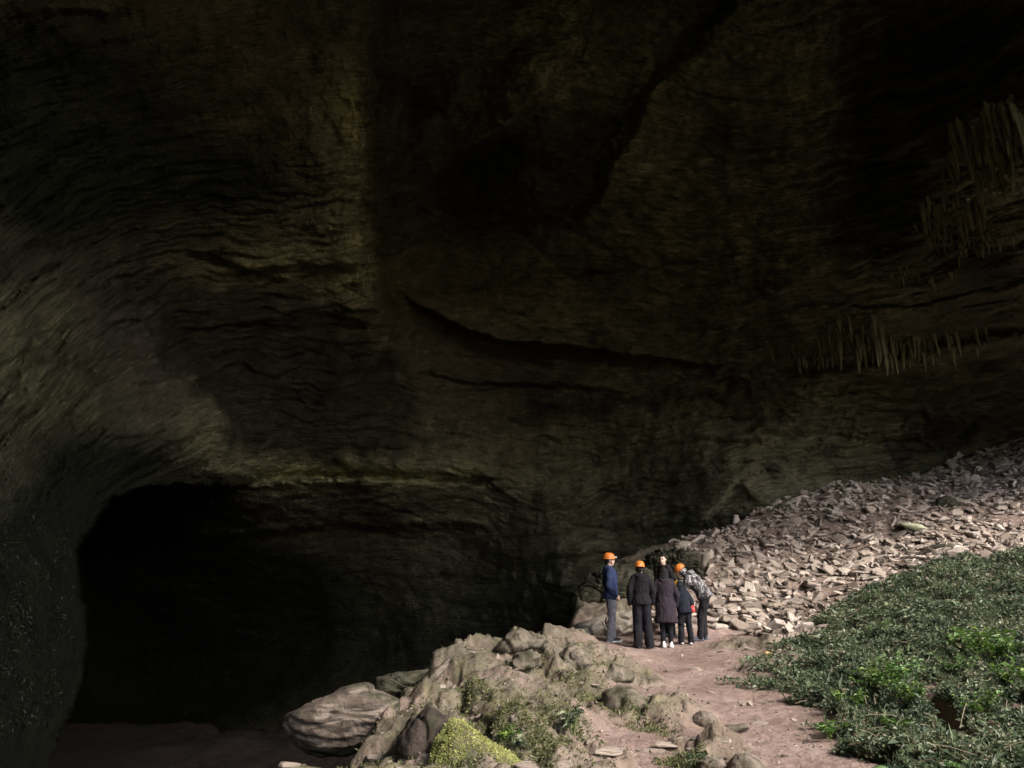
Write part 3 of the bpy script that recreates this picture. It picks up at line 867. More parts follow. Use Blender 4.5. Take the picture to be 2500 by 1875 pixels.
M_DARKMOSS = rock_mat('brown_moss_rock', (0.028, 0.021, 0.018), (0.055, 0.042, 0.034), (0.09, 0.07, 0.055), (0.04, 0.05, 0.022), 0.3)


def inflate(poly, Y, depth, nphi=100, npsi=48, noise=(0.06, 1.6), layers=(0.0, 0.1, (0, 0, 1)), power=0.62, crisp=0.0, tilt=0.0, seed=0.0, back=1.0, warp=1.0, ker=9, undercut=None):
    """A closed rock whose outline, seen from the path, is poly (photo pixels); Y its distance, depth its half thickness."""
    P = at(np.array([a for a, b in poly], float), np.array([b for a, b in poly], float), Y)
    c = P.mean(0)
    right = np.array([1.0, 0, 0]); view = c - CAM; view /= np.linalg.norm(view)
    up = np.cross(right, view); up /= np.linalg.norm(up); right = np.cross(view, up)
    q = P - c
    px, py = q @ right, q @ up
    ang = np.linspace(-math.pi, math.pi, 721)
    rad = np.zeros(721)
    n = len(px)
    for k in range(n):
        ax, ay, bx, by = px[k], py[k], px[(k + 1) % n], py[(k + 1) % n]
        dx, dy = np.cos(ang), np.sin(ang)
        den = dx * (by - ay) - dy * (bx - ax)
        with np.errstate(divide='ignore', invalid='ignore'):
            t = (ax * (by - ay) - ay * (bx - ax)) / den
            s = (ax * dy - ay * dx) / den
        ok = (t > 0) & (s >= -1e-6) & (s <= 1 + 1e-6)
        rad = np.where(ok, np.maximum(rad, t), rad)
    ker = np.ones(ker) / ker
    rad = np.convolve(np.concatenate([rad[-9:-1], rad, rad[1:9]]), ker, 'same')[8:-8]
    ph = np.linspace(-math.pi, math.pi, nphi, endpoint=False)
    ps = np.linspace(0.02, math.pi - 0.02, npsi)
    PH, PS = np.meshgrid(ph, ps)
    R = np.interp(PH, ang, rad)
    k = np.sin(PS) ** power
    cs = np.cos(PS); cz = np.sign(cs) * np.abs(cs) ** 0.8
    X = R * np.cos(PH) * k; Yy = R * np.sin(PH) * k
    Z = -depth * cz * np.where(cs < 0, back, 1.0) + tilt * Yy
    V = c + X[..., None] * right + Yy[..., None] * up + Z[..., None] * view
    nrm = np.cos(PH)[..., None] * k[..., None] * right + np.sin(PH)[..., None] * k[..., None] * up - (cz * 0.9)[..., None] * view
    nrm /= np.linalg.norm(nrm, axis=-1, keepdims=True) + 1e-9
    d = noise[0] * (fbm(V * noise[1] + seed, 3) + 0.45 * fbm(V * noise[1] * 3.6 + seed, 3)) 
    if crisp:
        d = d - crisp * np.maximum(0, 0.12 - np.abs(perlin(V * 2.1 + seed + 8))) * 5
    if layers[0]:
        a, per, ax = layers[0], layers[1], np.array(layers[2], float)
        s = (V @ ax) / per + warp * (1.6 * perlin(V * 1.1 + seed) + 0.7 * perlin(V * 3.4 + seed)) + 0.25 * perlin(V * 9 + seed)
        fr = s - np.floor(s)
        saw = np.where(fr < 0.75, fr / 0.75, (1 - fr) / 0.25) - 0.5
        s2 = s * 2.7 + 0.8 * perlin(V * 2.3 + seed); f2 = s2 - np.floor(s2)
        d = d + a * saw * np.clip(0.35 + 2.2 * perlin(V * 2.3 + seed + 3), 0, 1.6) + 0.4 * a * (np.where(f2 < 0.75, f2 / 0.75, (1 - f2) / 0.25) - 0.5)
    if undercut:
        amt, step, z0 = undercut                      # beds stepping back under the overhang
        hgt = (V @ up) - c @ up
        zz = np.maximum(0, z0 - hgt) / step + 0.9 * perlin(V * 1.3 + seed) + 0.4 * perlin(V * 5 + seed)
        st = np.floor(zz) + sstep(0.75, 1.0, zz - np.floor(zz))
        V = V + view * (amt * np.maximum(0, st) * step)[..., None]
        top = np.maximum(0, hgt - z0 - 0.12 - 0.3 * X)
        V = V - up * (0.55 * top)[..., None]
    V = V + nrm * d[..., None]
    V = V.reshape(-1, 3)
    r, cc = np.meshgrid(np.arange(npsi - 1), np.arange(nphi), indexing='ij')
    F = np.stack([r * nphi + cc, r * nphi + (cc + 1) % nphi, (r + 1) * nphi + (cc + 1) % nphi, (r + 1) * nphi + cc], -1).reshape(-1, 4)
    F = F[:, ::-1]
    i0, i1 = len(V), len(V) + 1
    V = np.concatenate([V, V[:nphi].mean(0)[None], V[-nphi:].mean(0)[None]])
    T0 = np.stack([np.full(nphi, i0), (np.arange(nphi) + 1) % nphi, np.arange(nphi)], 1)[:, ::-1]
    b = (npsi - 1) * nphi
    T1 = np.stack([np.full(nphi, i1), b + np.arange(nphi), b + (np.arange(nphi) + 1) % nphi], 1)[:, ::-1]
    return V, [F, np.concatenate([T0, T1])], c


def rock(name, poly, Y, depth, mat, label, cat='rock', group=None, **kw):
    V, F, c = inflate(poly, Y, depth, **kw)
    base = np.array([c[0], c[1], V[:, 2].min()])
    return link(name, mesh_np(name, V - base, F, mat), label=label, cat=cat, group=group, loc=base), (V, F)


boulder, _ = rock('boulder', [(692, 1762), (702, 1735), (745, 1706), (770, 1685), (815, 1667), (845, 1645), (895, 1642), (908, 1662), (912, 1685), (950, 1698), (977, 1712), (976, 1745),
                  (970, 1780), (955, 1805), (920, 1828), (860, 1846), (790, 1850), (745, 1840), (722, 1822), (705, 1795)], 7.9, 0.55, M_BOULDER,
                  'large layered pale brown boulder overhanging the dark pit at the left end of the ledge', 'boulder', nphi=200, npsi=96, noise=(0.05, 1.8), layers=(0.014, 0.10, (0.16, 0.1, 1)), tilt=-0.25, seed=2.0, crisp=0.05, warp=0.35, power=0.4, ker=3, undercut=(0.5, 0.10, 0.04))
rock('flat_stone', [(686, 1772), (700, 1756), (730, 1768), (742, 1790), (728, 1806), (698, 1790)], 7.75, 0.16, M_BOULDER, 'small splintered stone wedged against the left tip of the overhanging boulder', noise=(0.03, 4), layers=(0.03, 0.04, (0.2, 0.1, 1)), seed=8.0, nphi=90, npsi=40)
moss_boulder, MB = rock('moss_covered_boulder', [(1052, 1930), (1056, 1860), (1072, 1800), (1104, 1756), (1128, 1760), (1180, 1795), (1232, 1835), (1290, 1880), (1330, 1930), (1200, 1960)], 5.85, 0.42, M_MOUND,
                    'boulder coated in bright yellow green moss at the foot of the ledge', 'boulder', noise=(0.07, 2.2), seed=4.0, power=0.38, crisp=0.04, tilt=0.7, nphi=160, npsi=90)
rock('brown_boulder', [(962, 1890), (975, 1800), (1000, 1750), (1045, 1728), (1090, 1742), (1110, 1765), (1085, 1800), (1068, 1850), (1066, 1890), (1010, 1930)], 6.15, 0.3, M_DARKMOSS,
     'dark brown boulder pressed against the left side of the yellow green mossy boulder', 'boulder', noise=(0.06, 3.0), crisp=0.06, seed=14.0, power=0.55)
rock('rock_slab', [(905, 1690), (918, 1655), (960, 1646), (1010, 1638), (1046, 1634), (1030, 1660), (985, 1690), (960, 1702), (930, 1704)], 8.5, 0.3, M_OUTCROP,
     'dark greenish slab sloping down behind the right end of the overhanging boulder', 'rock slab', noise=(0.04, 2.5), layers=(0.03, 0.08, (0.3, 0, 1)), seed=5.0, nphi=120, npsi=50)
rock('rock_slab', [(972, 1722), (1000, 1690), (1050, 1648), (1085, 1612), (1100, 1604), (1098, 1622), (1062, 1668), (1020, 1704), (980, 1738)], 8.35, 0.16, M_BOULDER,
     'long tilted stone slab leaning up the ledge to the right of the overhanging boulder', 'rock slab', noise=(0.03, 3), seed=6.0, nphi=120, npsi=50)
rock('knobbly_rock', [(1200, 1590), (1215, 1568), (1248, 1545), (1268, 1538), (1285, 1542), (1302, 1556), (1332, 1562), (1322, 1582), (1260, 1600), (1230, 1608)], 10.2, 0.4, M_MOUND,
     'rounded brown rock forming the highest bump on the left edge of the ledge', noise=(0.07, 2.2), crisp=0.07, seed=7.0)
rock('leaning_slab', [(1108, 1586), (1112, 1581), (1150, 1584), (1172, 1592), (1168, 1600), (1132, 1599), (1112, 1594)], 9.7, 0.18, M_BOULDER, 'thin pointed slab jutting left over the pit below the highest bump', 'rock slab', noise=(0.02, 4), seed=9.0, nphi=80, npsi=30)
rock('knobbly_rock', [(1232, 1650), (1235, 1612), (1262, 1592), (1300, 1582), (1320, 1600), (1312, 1632), (1280, 1648), (1250, 1654)], 9.3, 0.35, M_MOUND,
     'squat grey rock with a cracked left face below the highest bump of the ledge', noise=(0.06, 2.4), crisp=0.08, power=0.45, seed=11.0)
rock('knobbly_rock', [(1355, 1640), (1362, 1600), (1385, 1578), (1412, 1575), (1440, 1590), (1450, 1622), (1428, 1645), (1390, 1652)], 9.9, 0.35, M_MOUND,
     'rounded rock with hanging dark moss in the middle of the ledge', noise=(0.06, 2.5), crisp=0.06, seed=12.0)
rock('mossy_rock', [(1440, 1672), (1455, 1655), (1488, 1632), (1496, 1621), (1530, 1628), (1552, 1652), (1548, 1664), (1500, 1676)], 10.1, 0.3, M_MOUND,
     'low pointed rock topped with olive moss beside the path below the group', noise=(0.04, 2.6), crisp=0.05, seed=13.0)
rock('mossy_rock', [(1462, 1730), (1470, 1690), (1510, 1672), (1545, 1680), (1585, 1710), (1620, 1740), (1660, 1772), (1670, 1790), (1600, 1800), (1520, 1770)], 8.2, 0.4, M_MOUND,
     'broad mossy rock in the middle of the ledge with ferny growth on its front', noise=(0.07, 2.2), crisp=0.05, seed=15.0)
rock('mossy_rock', [(1684, 1764), (1692, 1749), (1712, 1738), (1734, 1741), (1750, 1756), (1754, 1774), (1720, 1786)], 7.85, 0.26, M_TAN, 'small rounded mossy stone beside the path right of the broad mossy rock', noise=(0.03, 4), seed=16.0, nphi=80, npsi=40)
rock('flat_rock', [(1752, 1776), (1775, 1769), (1822, 1765), (1834, 1776), (1800, 1794), (1765, 1794)], 7.6, 0.22, M_TAN, 'flat grey stone bedded in the pink path', noise=(0.02, 4), seed=17.0, nphi=90, npsi=40)
rock('smooth_rock', [(1772, 1890), (1778, 1862), (1800, 1842), (1822, 1838), (1850, 1856), (1875, 1885), (1820, 1900)], 6.0, 0.22, M_TAN, 'smooth domed grey rock at the bottom edge of the path', noise=(0.03, 3), seed=18.0, nphi=120, npsi=60)
rock('smooth_rock', [(1690, 1890), (1705, 1856), (1740, 1844), (1768, 1852), (1785, 1870), (1760, 1895)], 6.05, 0.22, M_TAN, 'rough green tinged rock just left of the smooth domed rock at the bottom edge', noise=(0.04, 4), crisp=0.03, seed=19.0, nphi=110, npsi=60)
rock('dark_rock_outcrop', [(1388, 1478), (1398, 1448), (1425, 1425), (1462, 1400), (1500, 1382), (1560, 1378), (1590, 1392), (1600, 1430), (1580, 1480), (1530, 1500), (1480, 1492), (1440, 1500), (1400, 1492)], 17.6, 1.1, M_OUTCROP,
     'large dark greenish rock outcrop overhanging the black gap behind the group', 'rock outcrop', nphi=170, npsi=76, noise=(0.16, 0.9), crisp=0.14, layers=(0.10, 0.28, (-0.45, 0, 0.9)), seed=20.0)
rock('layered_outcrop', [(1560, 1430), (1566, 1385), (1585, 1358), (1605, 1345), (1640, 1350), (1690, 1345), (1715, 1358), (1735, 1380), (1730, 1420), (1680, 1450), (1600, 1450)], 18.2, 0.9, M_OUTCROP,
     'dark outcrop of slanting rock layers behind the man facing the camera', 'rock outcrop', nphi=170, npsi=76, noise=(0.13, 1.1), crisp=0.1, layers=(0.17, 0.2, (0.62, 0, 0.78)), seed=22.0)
rock('upright_slab', [(1711, 1386), (1712, 1362), (1716, 1350), (1736, 1341), (1743, 1350), (1741, 1363), (1728, 1372), (1718, 1388)], 17.0, 0.12, M_PALE,
     'pale upright slab standing at the left edge of the scree above the stooping person', 'rock slab', noise=(0.02, 4), seed=23.0, nphi=70, npsi=30)
rock('ledge_rock', [(1405, 1560), (1398, 1545), (1402, 1525), (1440, 1512), (1475, 1500), (1500, 1492), (1550, 1488), (1570, 1500), (1565, 1540), (1500, 1560), (1440, 1568)], 15.2, 0.45, M_PALE,
     'pale cracked rock ledge behind the feet of the person in navy', 'rock ledge', nphi=150, npsi=60, noise=(0.05, 2), crisp=0.12, layers=(0.05, 0.2, (-0.1, 0.1, 1)), seed=24.0)
rock('square_block', [(1855, 1572), (1856, 1552), (1870, 1545), (1895, 1548), (1896, 1566), (1890, 1574)], 14.0, 0.2, M_OUTCROP, 'squarish dark block at the foot of the scree beside the weathered plank', 'rock', noise=(0.01, 5), power=0.35, seed=25.0, nphi=60, npsi=30)
rock('half_buried_slab', [(2245, 1340), (2275, 1330), (2320, 1326), (2345, 1336), (2300, 1348)], 17.0, 0.3, M_OUTCROP, 'flat brown slab half buried where the scree meets the undergrowth', 'rock slab', noise=(0.02, 3), seed=26.0, nphi=70, npsi=30)
rock('dark_scree_boulder', [(2275, 1243), (2285, 1218), (2310, 1209), (2335, 1218), (2345, 1240), (2315, 1252)], 21.0, 0.35, M_OUTCROP, 'dark rounded boulder sitting on top of the scree near the right edge', 'boulder', noise=(0.06, 2.4), seed=27.0, nphi=90, npsi=40)
greenslab, _ = rock('pale_green_slab', [(2192, 1279), (2215, 1277), (2250, 1280), (2262, 1290), (2240, 1298), (2215, 1290)], 19.0, 0.25, rock_mat('green_slab', (0.3, 0.32, 0.2), (0.38, 0.4, 0.26), (0.46, 0.48, 0.33)),
     'pale green slab lying flat on the upper scree', 'rock slab', noise=(0.015, 4), seed=28.0, nphi=70, npsi=30)


# --- flat stones: six to twelve sided slabs, cheap
def stone_mesh(name, seed, mat, slim=1.0):
    rg = np.random.default_rng(seed)
    n = rg.integers(5, 9)
    ang = np.sort((np.arange(n) + rg.uniform(-0.33, 0.33, n)) / n * 2 * math.pi)
    rad = rg.uniform(0.7, 1.1, n)
    el = rg.uniform(0.5, 0.8)
    ring = np.stack([np.cos(ang) * rad, np.sin(ang) * rad * el], 1)
    h = rg.uniform(0.10, 0.20) * slim
    tx, ty = rg.normal() * 0.10, rg.normal() * 0.10
    V = []
    for s, z in ((0.86, -h), (1.0, -h * 0.45), (rg.uniform(0.95, 1.03), h * 0.45), (0.84, h)):
        j = rg.normal(size=(n, 2)) * 0.035
        zz = z + rg.normal(size=n) * h * 0.22 + (ring[:, 0] * tx + ring[:, 1] * ty) * (1 if z > 0 else 0.3)
        V.append(np.c_[ring * s + j, zz])
    V = np.concatenate(V + [np.array([[0, 0, -h]]), np.array([[0.1 * rg.normal(), 0.1 * rg.normal(), h * 1.1]])])
    T = []
    for k in range(3):
        for j in range(n):
            a, b = k * n + j, k * n + (j + 1) % n
            T += [(a, b, b + n), (a, b + n, a + n)]
    for j in range(n):
        T += [(4 * n, (j + 1) % n, j), (4 * n + 1, 3 * n + j, 3 * n + (j + 1) % n)]
    return V, np.array(T)


def stone_material(name, cols):
    m = NT(name, 0.9, 0.2)
    p = m.pos()
    r = m.math('ADD', m.attr('tone'), m.math('MULTIPLY', m.rnd(), m.attr('single')))
    base = m.ramp(r, cols)
    n1 = m.noise(p, 16, 5, 0.65)
    c = m.mix(m.ramp(n1, [(0.3, 0.6), (0.52, 0.0)]), base, m.mix(0.55, base, (0.06, 0.05, 0.04)))
    c = m.mix(m.ramp(m.noise(p, 0.8, 4), [(0.5, 0.0), (0.72, 0.35)]), c, (0.15, 0.13, 0.09))
    m.color(c)
    m.bump(n1, 0.5, 0.02)
    return m.m


M_STONE = stone_material('scree_stone', [(0.0, (0.105, 0.083, 0.068)), (0.25, (0.215, 0.173, 0.143)), (0.6, (0.315, 0.262, 0.22)), (1.0, (0.43, 0.37, 0.32))])
stones = [stone_mesh('stone', 100 + k, None) for k in range(14)]


def single(V, T):
    n = len(V)
    return mesh_np('stone', V, T, M_STONE, False, {'tone': np.zeros(n), 'single': np.ones(n)})


stone_meshes = [single(*s) for s in stones]


def rot_from(nrm, spin, tilt_ax, tilt):
    z = Vector(nrm).normalized()
    q = z.to_track_quat('Z', 'Y')
    return (Quaternion(tilt_ax, tilt) @ q @ Quaternion((0, 0, 1), spin))


def scatter_stones():
    rg = np.random.default_rng(33)
    n = 140000
    x = rg.uniform(1.5, 22, n); y = rg.uniform(13.5, 31, n)
    C = cover(x, y)
    u, v, f = to_px(np.c_[x, y, np.zeros(n)])
    bare = fbm(np.stack([x, y, 0 * x], -1) * 0.55 + 12, 3)
    keep = (C['s'] > 0.42) & (rg.random(n) < np.clip(C['s'] * 1.3, 0, 1)) & ((bare < 0.24) | (rg.random(n) < 0.35))
    sd = polysd(RIM, x, y)
    keep &= (sd < -0.05)
    x, y = x[keep], y[keep]
    # thin out to a workable number, denser in front
    w = (16.0 / y) ** 1.2
    keep = rg.random(len(x)) < w * 9500 / max(1, w.sum())
    x, y = x[keep], y[keep]
    z = ground(x, y)[0]
    e = 0.25
    zx = (ground(x + e, y, False)[0] - ground(x - e, y, False)[0]) / (2 * e)
    zy = (ground(x, y + e, False)[0] - ground(x, y - e, False)[0]) / (2 * e)
    N = np.stack([-zx, -zy, np.ones_like(zx)], -1); N /= np.linalg.norm(N, axis=1)[:, None]
    m = len(x)
    size = np.exp(rg.normal(math.log(0.085), 0.58, m)); size = np.clip(size, 0.025, 0.26)
    z = z + rg.uniform(-0.05, 0.07, m) + 0.05 * size
    u, v, f = to_px(np.c_[x, y, z])
    shown = size / f * ((u < 2520) & (u > 1400))
    order = np.argsort(-shown)
    top = set(order[:300].tolist())
    Vs, Ts, tones, off = [], [], [], 0
    for k in range(m):
        q = rot_from(N[k], rg.uniform(0, 6.28), Vector((rg.normal(), rg.normal(), 0.2)).normalized(), min(1.3, abs(rg.normal()) * 0.52))
        st = int(rg.integers(len(stones)))
        s3 = np.array([size[k] * rg.uniform(0.95, 1.45), size[k], size[k] * rg.uniform(0.7, 1.35)])
        if k in top:
            o = link('stone', stone_meshes[st], scree)
            o.location = (x[k], y[k], z[k]); o.rotation_mode = 'QUATERNION'; o.rotation_quaternion = q; o.scale = s3
        else:
            R = np.array(q.to_matrix())
            V, T = stones[st]
            Vs.append((V * s3) @ R.T + (x[k], y[k], z[k])); Ts.append(T + off); off += len(V)
            tones.append(np.full(len(V), rg.random()))
    V = np.concatenate(Vs)
    me = mesh_np('loose_stones', V, np.concatenate(Ts), M_STONE, False, {'tone': np.concatenate(tones), 'single': np.zeros(len(V))})
    link('loose_stones', me, scree, kind='stuff')


scree = empty('scree_slope', kind='structure')
scatter_stones()


# --- dry stacked stones along the foot of the slope, behind the group
def stacked_wall():
    w = empty('dry_stone_wall', label='low rough wall of stacked flat stones along the back of the trodden ground behind the group', cat='stone wall')
    rg = np.random.default_rng(5)
    a = hit(1500, 1548); 
    pl = [hit(1500, 1545), hit(1580, 1542), hit(1660, 1540), hit(1760, 1538), hit(1850, 1528)]
    L = [np.linalg.norm((q - p)[:2]) for p, q in zip(pl[:-1], pl[1:])]
    tot = sum(L)
    base0 = None
    for course in range(8):
        s = rg.uniform(0, 0.2)
        while s < tot:
            ln = rg.uniform(0.2, 0.55)
            t = s + ln / 2
            k = 0; tt = t
            while k < len(L) - 1 and tt > L[k]:
                tt -= L[k]; k += 1
            p = pl[k] + (pl[k + 1] - pl[k]) * min(1, tt / L[k])
            hgt = 0.085 * course
            if hgt > 0.62 * (0.75 + 0.5 * perlin(np.array([[t * 0.8, 0.3, 0.7]]))[0]):
                s += ln; continue
            o = link('stone', stone_meshes[int(rg.integers(len(stone_meshes)))], w)
            o.location = (p[0], p[1] + 0.15 + 0.07 * course + rg.uniform(-0.06, 0.06), p[2] + 0.03 + hgt + rg.uniform(-0.02, 0.02))
            o.scale = (ln * 0.56, rg.uniform(0.16, 0.28), rg.uniform(0.2, 0.34))
            o.rotation_euler = (rg.normal() * 0.10, rg.normal() * 0.10, rg.normal() * 0.15 + (math.pi if rg.random() < 0.5 else 0))
            s += ln * 0.97
    # loose stones on the ledge to the left
    return w


stacked_wall()


# --- single loose stones and litter
def loose(u, v, size, label, name='loose_stone', squash=0.8, tilt=0.1, seed=0, mat=None, spin=0.3, lift=0.0):
    p = hit(u, v)
    V, T = stones[seed % len(stones)]
    me = mesh_np(name, V, T, mat or M_STONE, False, {'tone': np.full(len(V), 0.22 + 0.04 * (seed % 8)), 'single': np.zeros(len(V))})
    o = link(name, me, label=label, cat='stone', loc=(p[0], p[1], p[2] - 0.02 * size + lift), rot=(tilt, tilt * 0.5, spin))
    o.scale = (size * 1.3, size, size * squash)
    return o


loose(1702, 1636, 0.115, 'flat pale stone lying alone in the middle of the trodden ground below the group', seed=1)
loose(1368, 1866, 0.07, 'small pale stone at the bottom edge below the mossy bank', seed=2, squash=1.4)
loose(1455, 1678, 0.05, 'small white stone at the left foot of the low pointed mossy rock', seed=3)
loose(928, 1850, 0.10, 'pale flat stone lying on the low ground under the overhanging boulder', seed=4)
loose(708, 1872, 0.06, 'pale stone cut off by the bottom edge left of the overhanging boulder', seed=5, squash=1.6)
loose(1505, 1838, 0.12, 'flat dark stone stepping out of the path near the bottom, left one of two', seed=6, tilt=0.2)
loose(1640, 1826, 0.15, 'long thin slab stepping out of the pink path near the bottom', seed=7, squash=0.5, tilt=0.15)
loose(1595, 1838, 0.11, 'flat stone touching the left end of the long thin slab in the path', seed=8, squash=0.7)
loose(1856, 1768, 0.09, 'thin cracked stone right of the flat grey stone bedded in the path', seed=9, squash=0.6)
loose(1780, 1710, 0.09, 'low slab edge in the path left of the undergrowth tip', seed=10, squash=0.6)
loose(1826, 1720, 0.09, 'low dark slab with a shadowed edge beside the undergrowth tip', seed=11, squash=0.6, tilt=0.25)
loose(1730, 1725, 0.06, 'small flat stone just above the small rounded mossy stone', seed=12, squash=0.6)
loose(1838, 1585, 0.16, 'long flat slab below the square dark block at the foot of the scree', seed=13, squash=0.6)
loose(1935, 1585, 0.10, 'whitish flat stone at the left border of the undergrowth', seed=14, squash=0.7)
loose(1965, 1652, 0.07, 'pinkish stone in the bare patch inside the left undergrowth', seed=1, squash=1.2)
loose(2285, 1405, 0.09, 'pale stone near the crest where undergrowth meets scree', seed=2)
loose(1310, 1868, 0.13, 'flat brown stone at the bottom edge right of the yellow green mossy boulder', seed=3, squash=0.7)
yl = mat_simple('ochre_stone', (0.42, 0.29, 0.13), 0.8, 0.3, 0.3, 9)
loose(1882, 1600, 0.12, 'yellowish ochre stone lying between the scree foot and the undergrowth', seed=5, squash=1.5, mat=yl, tilt=0.5)
orange = mat_simple('orange_stone', (0.36, 0.22, 0.14), 0.85, 0.2, 0.4, 14)
loose(2260, 1823, 0.05, 'orange brown stone lying in the undergrowth just above the bright fern', seed=6, squash=2.0, mat=orange, tilt=0.6, lift=0.06)

# --- weathered wood
def plank(name, p, q, w, t, label, seed, mat):
    p = Vector(p); q = Vector(q)
    L = (q - p).length
    n = 26
    rg = np.random.default_rng(seed)
    V = []
    prof = [(-1, -1), (-0.3, -1.08), (0.4, -1), (1, -0.9), (1.05, 0.1), (0.95, 0.95), (0.25, 1.05), (-0.4, 0.97), (-1, 1), (-1.04, 0)]
    for i in range(n):
        s = i / (n - 1)
        ww = w * (1 - 0.25 * abs(2 * s - 1) ** 6) * (1 + 0.06 * math.sin(9 * s + seed)); tt = t * (1 + 0.1 * math.sin(13 * s))
        for k, (a, b) in enumerate(prof):
            e = 0.03 * rg.normal() * (1 if 0 < i < n - 1 else 2.5)
            V.append((s * L + (0.03 * rg.normal() if i in (0, n - 1) else 0), a * ww / 2 * (1 + e) + 0.015 * math.sin(5 * s), b * t / 2 * (1 + e)))
    m = len(prof)
    Fq = [(i * m + k, i * m + (k + 1) % m, (i + 1) * m + (k + 1) % m, (i + 1) * m + k) for i in range(n - 1) for k in range(m)]
    V += [(0, 0, 0), (L, 0, 0)]
    c0, c1 = n * m, n * m + 1
    Tt = [(c0, (k + 1) % m, k) for k in range(m)] + [(c1, (n - 1) * m + k, (n - 1) * m + (k + 1) % m) for k in range(m)]
    me = mesh_np(name, np.array(V), [np.array(Fq), np.array(Tt)], mat, False)
    d = (q - p).normalized()
    o = link(name, me, label=label, cat='wood', loc=p)
    o.rotation_mode = 'QUATERNION'; o.rotation_quaternion = d.to_track_quat('X', 'Z')
    return o


wm = NT('weathered_wood', 0.85, 0.2)
wn_ = wm.noise(wm.obj(), 1.0, 5, 0.6, 0.5, (3, 40, 40))
wm.color(wm.ramp(wn_, [(0.3, (0.12, 0.095, 0.075)), (0.6, (0.3, 0.245, 0.2)), (0.8, (0.4, 0.33, 0.28))]))
wm.bump(wn_, 0.7, 0.012)
p0, p1 = hit(1832, 1552), hit(1886, 1505)
plank('weathered_plank', p0 + [0, 0, 0.05], np.array(at(1886, 1498, p0[1] + 0.8)), 0.13, 0.07, 'weathered grey plank leaning up against the foot of the scree', 3, wm.m)
p0, p1 = hit(1788, 1553), hit(1832, 1551)
plank('broken_stick', p0 + [0, 0, 0.03], p1 + [0, 0.1, 0.04], 0.07, 0.035, 'short split stick lying on the ground at the lower end of the leaning plank', 4, wm.m)
p0 = hit(1962, 1562); 
plank('broken_stick', at(1962, 1558, p0[1]) + [0, 0, 0.12], at(1977, 1573, p0[1] - 0.15) + [0, 0, 0.12], 0.05, 0.03, 'short bare stick poking out of the undergrowth at its left border', 5, wm.m)
# ------------------------------------------------------------------ plants
def leaf_mat(name, stops, rough=0.5, trans=0.25):
    m = NT(name, rough, 0.35)
    t = m.attr('tone')
    c = m.ramp(t, stops)
    m.color(c)
    # thin leaves let some light through
    tr = m.n.new('ShaderNodeBsdfTranslucent')
    m.t.links.new(c, tr.inputs['Color'])
    mx = m.n.new('ShaderNodeMixShader'); mx.inputs[0].default_value = trans
    out = m.n['Material Output']
    m.t.links.new(m.b.outputs[0], mx.inputs[1]); m.t.links.new(tr.outputs[0], mx.inputs[2])
    m.t.links.new(mx.outputs[0], out.inputs['Surface'])
    return m.m


M_LEAF = leaf_mat('undergrowth_leaves', [(0.0, (0.030, 0.044, 0.028)), (0.35, (0.080, 0.112, 0.060)), (0.62, (0.14, 0.18, 0.095)), (0.82, (0.20, 0.215, 0.13)), (0.93, (0.22, 0.19, 0.13)), (1.0, (0.12, 0.08, 0.055))])
M_BRIGHT = leaf_mat('bright_leaves', [(0.0, (0.03, 0.065, 0.015)), (0.5, (0.085, 0.17, 0.03)), (1.0, (0.20, 0.27, 0.06))])
M_FERN = leaf_mat('fern_fronds', [(0.0, (0.04, 0.10, 0.03)), (0.5, (0.12, 0.22, 0.07)), (1.0, (0.24, 0.33, 0.13))])
M_MOSS = leaf_mat('bright_moss', [(0.0, (0.06, 0.07, 0.018)), (0.5, (0.23, 0.25, 0.075)), (1.0, (0.45, 0.45, 0.17))], 0.8)
M_GRASS = leaf_mat('olive_growth', [(0.0, (0.035, 0.042, 0.016)), (0.5, (0.12, 0.13, 0.052)), (0.8, (0.22, 0.215, 0.10)), (1.0, (0.30, 0.27, 0.16))], 0.8)


def leaves_arrays(P, dirs, nrm, ln, wd, fold=0.25):
    """Each leaf: a folded rhomb of two triangles pairs (4 triangles)."""
    n = len(P)
    dirs = dirs / np.linalg.norm(dirs, axis=1, keepdims=True)
    side = np.cross(dirs, nrm); side /= np.linalg.norm(side, axis=1, keepdims=True) + 1e-9
    up = np.cross(side, dirs)
    ln = ln[:, None]; wd = wd[:, None]
    a = P
    b = P + dirs * ln * 0.45 + side * wd * 0.5 + up * wd * fold
    c = P + dirs * ln * 0.45 - side * wd * 0.5 + up * wd * fold
    m = P + dirs * ln * 0.5
    e = P + dirs * ln - up * ln * 0.18
    V = np.stack([a, b, c, e], 1).reshape(-1, 3)
    k = np.arange(n)[:, None] * 4
    F = np.concatenate([k + [0, 1, 3], k + [0, 3, 2]])
    return V, F


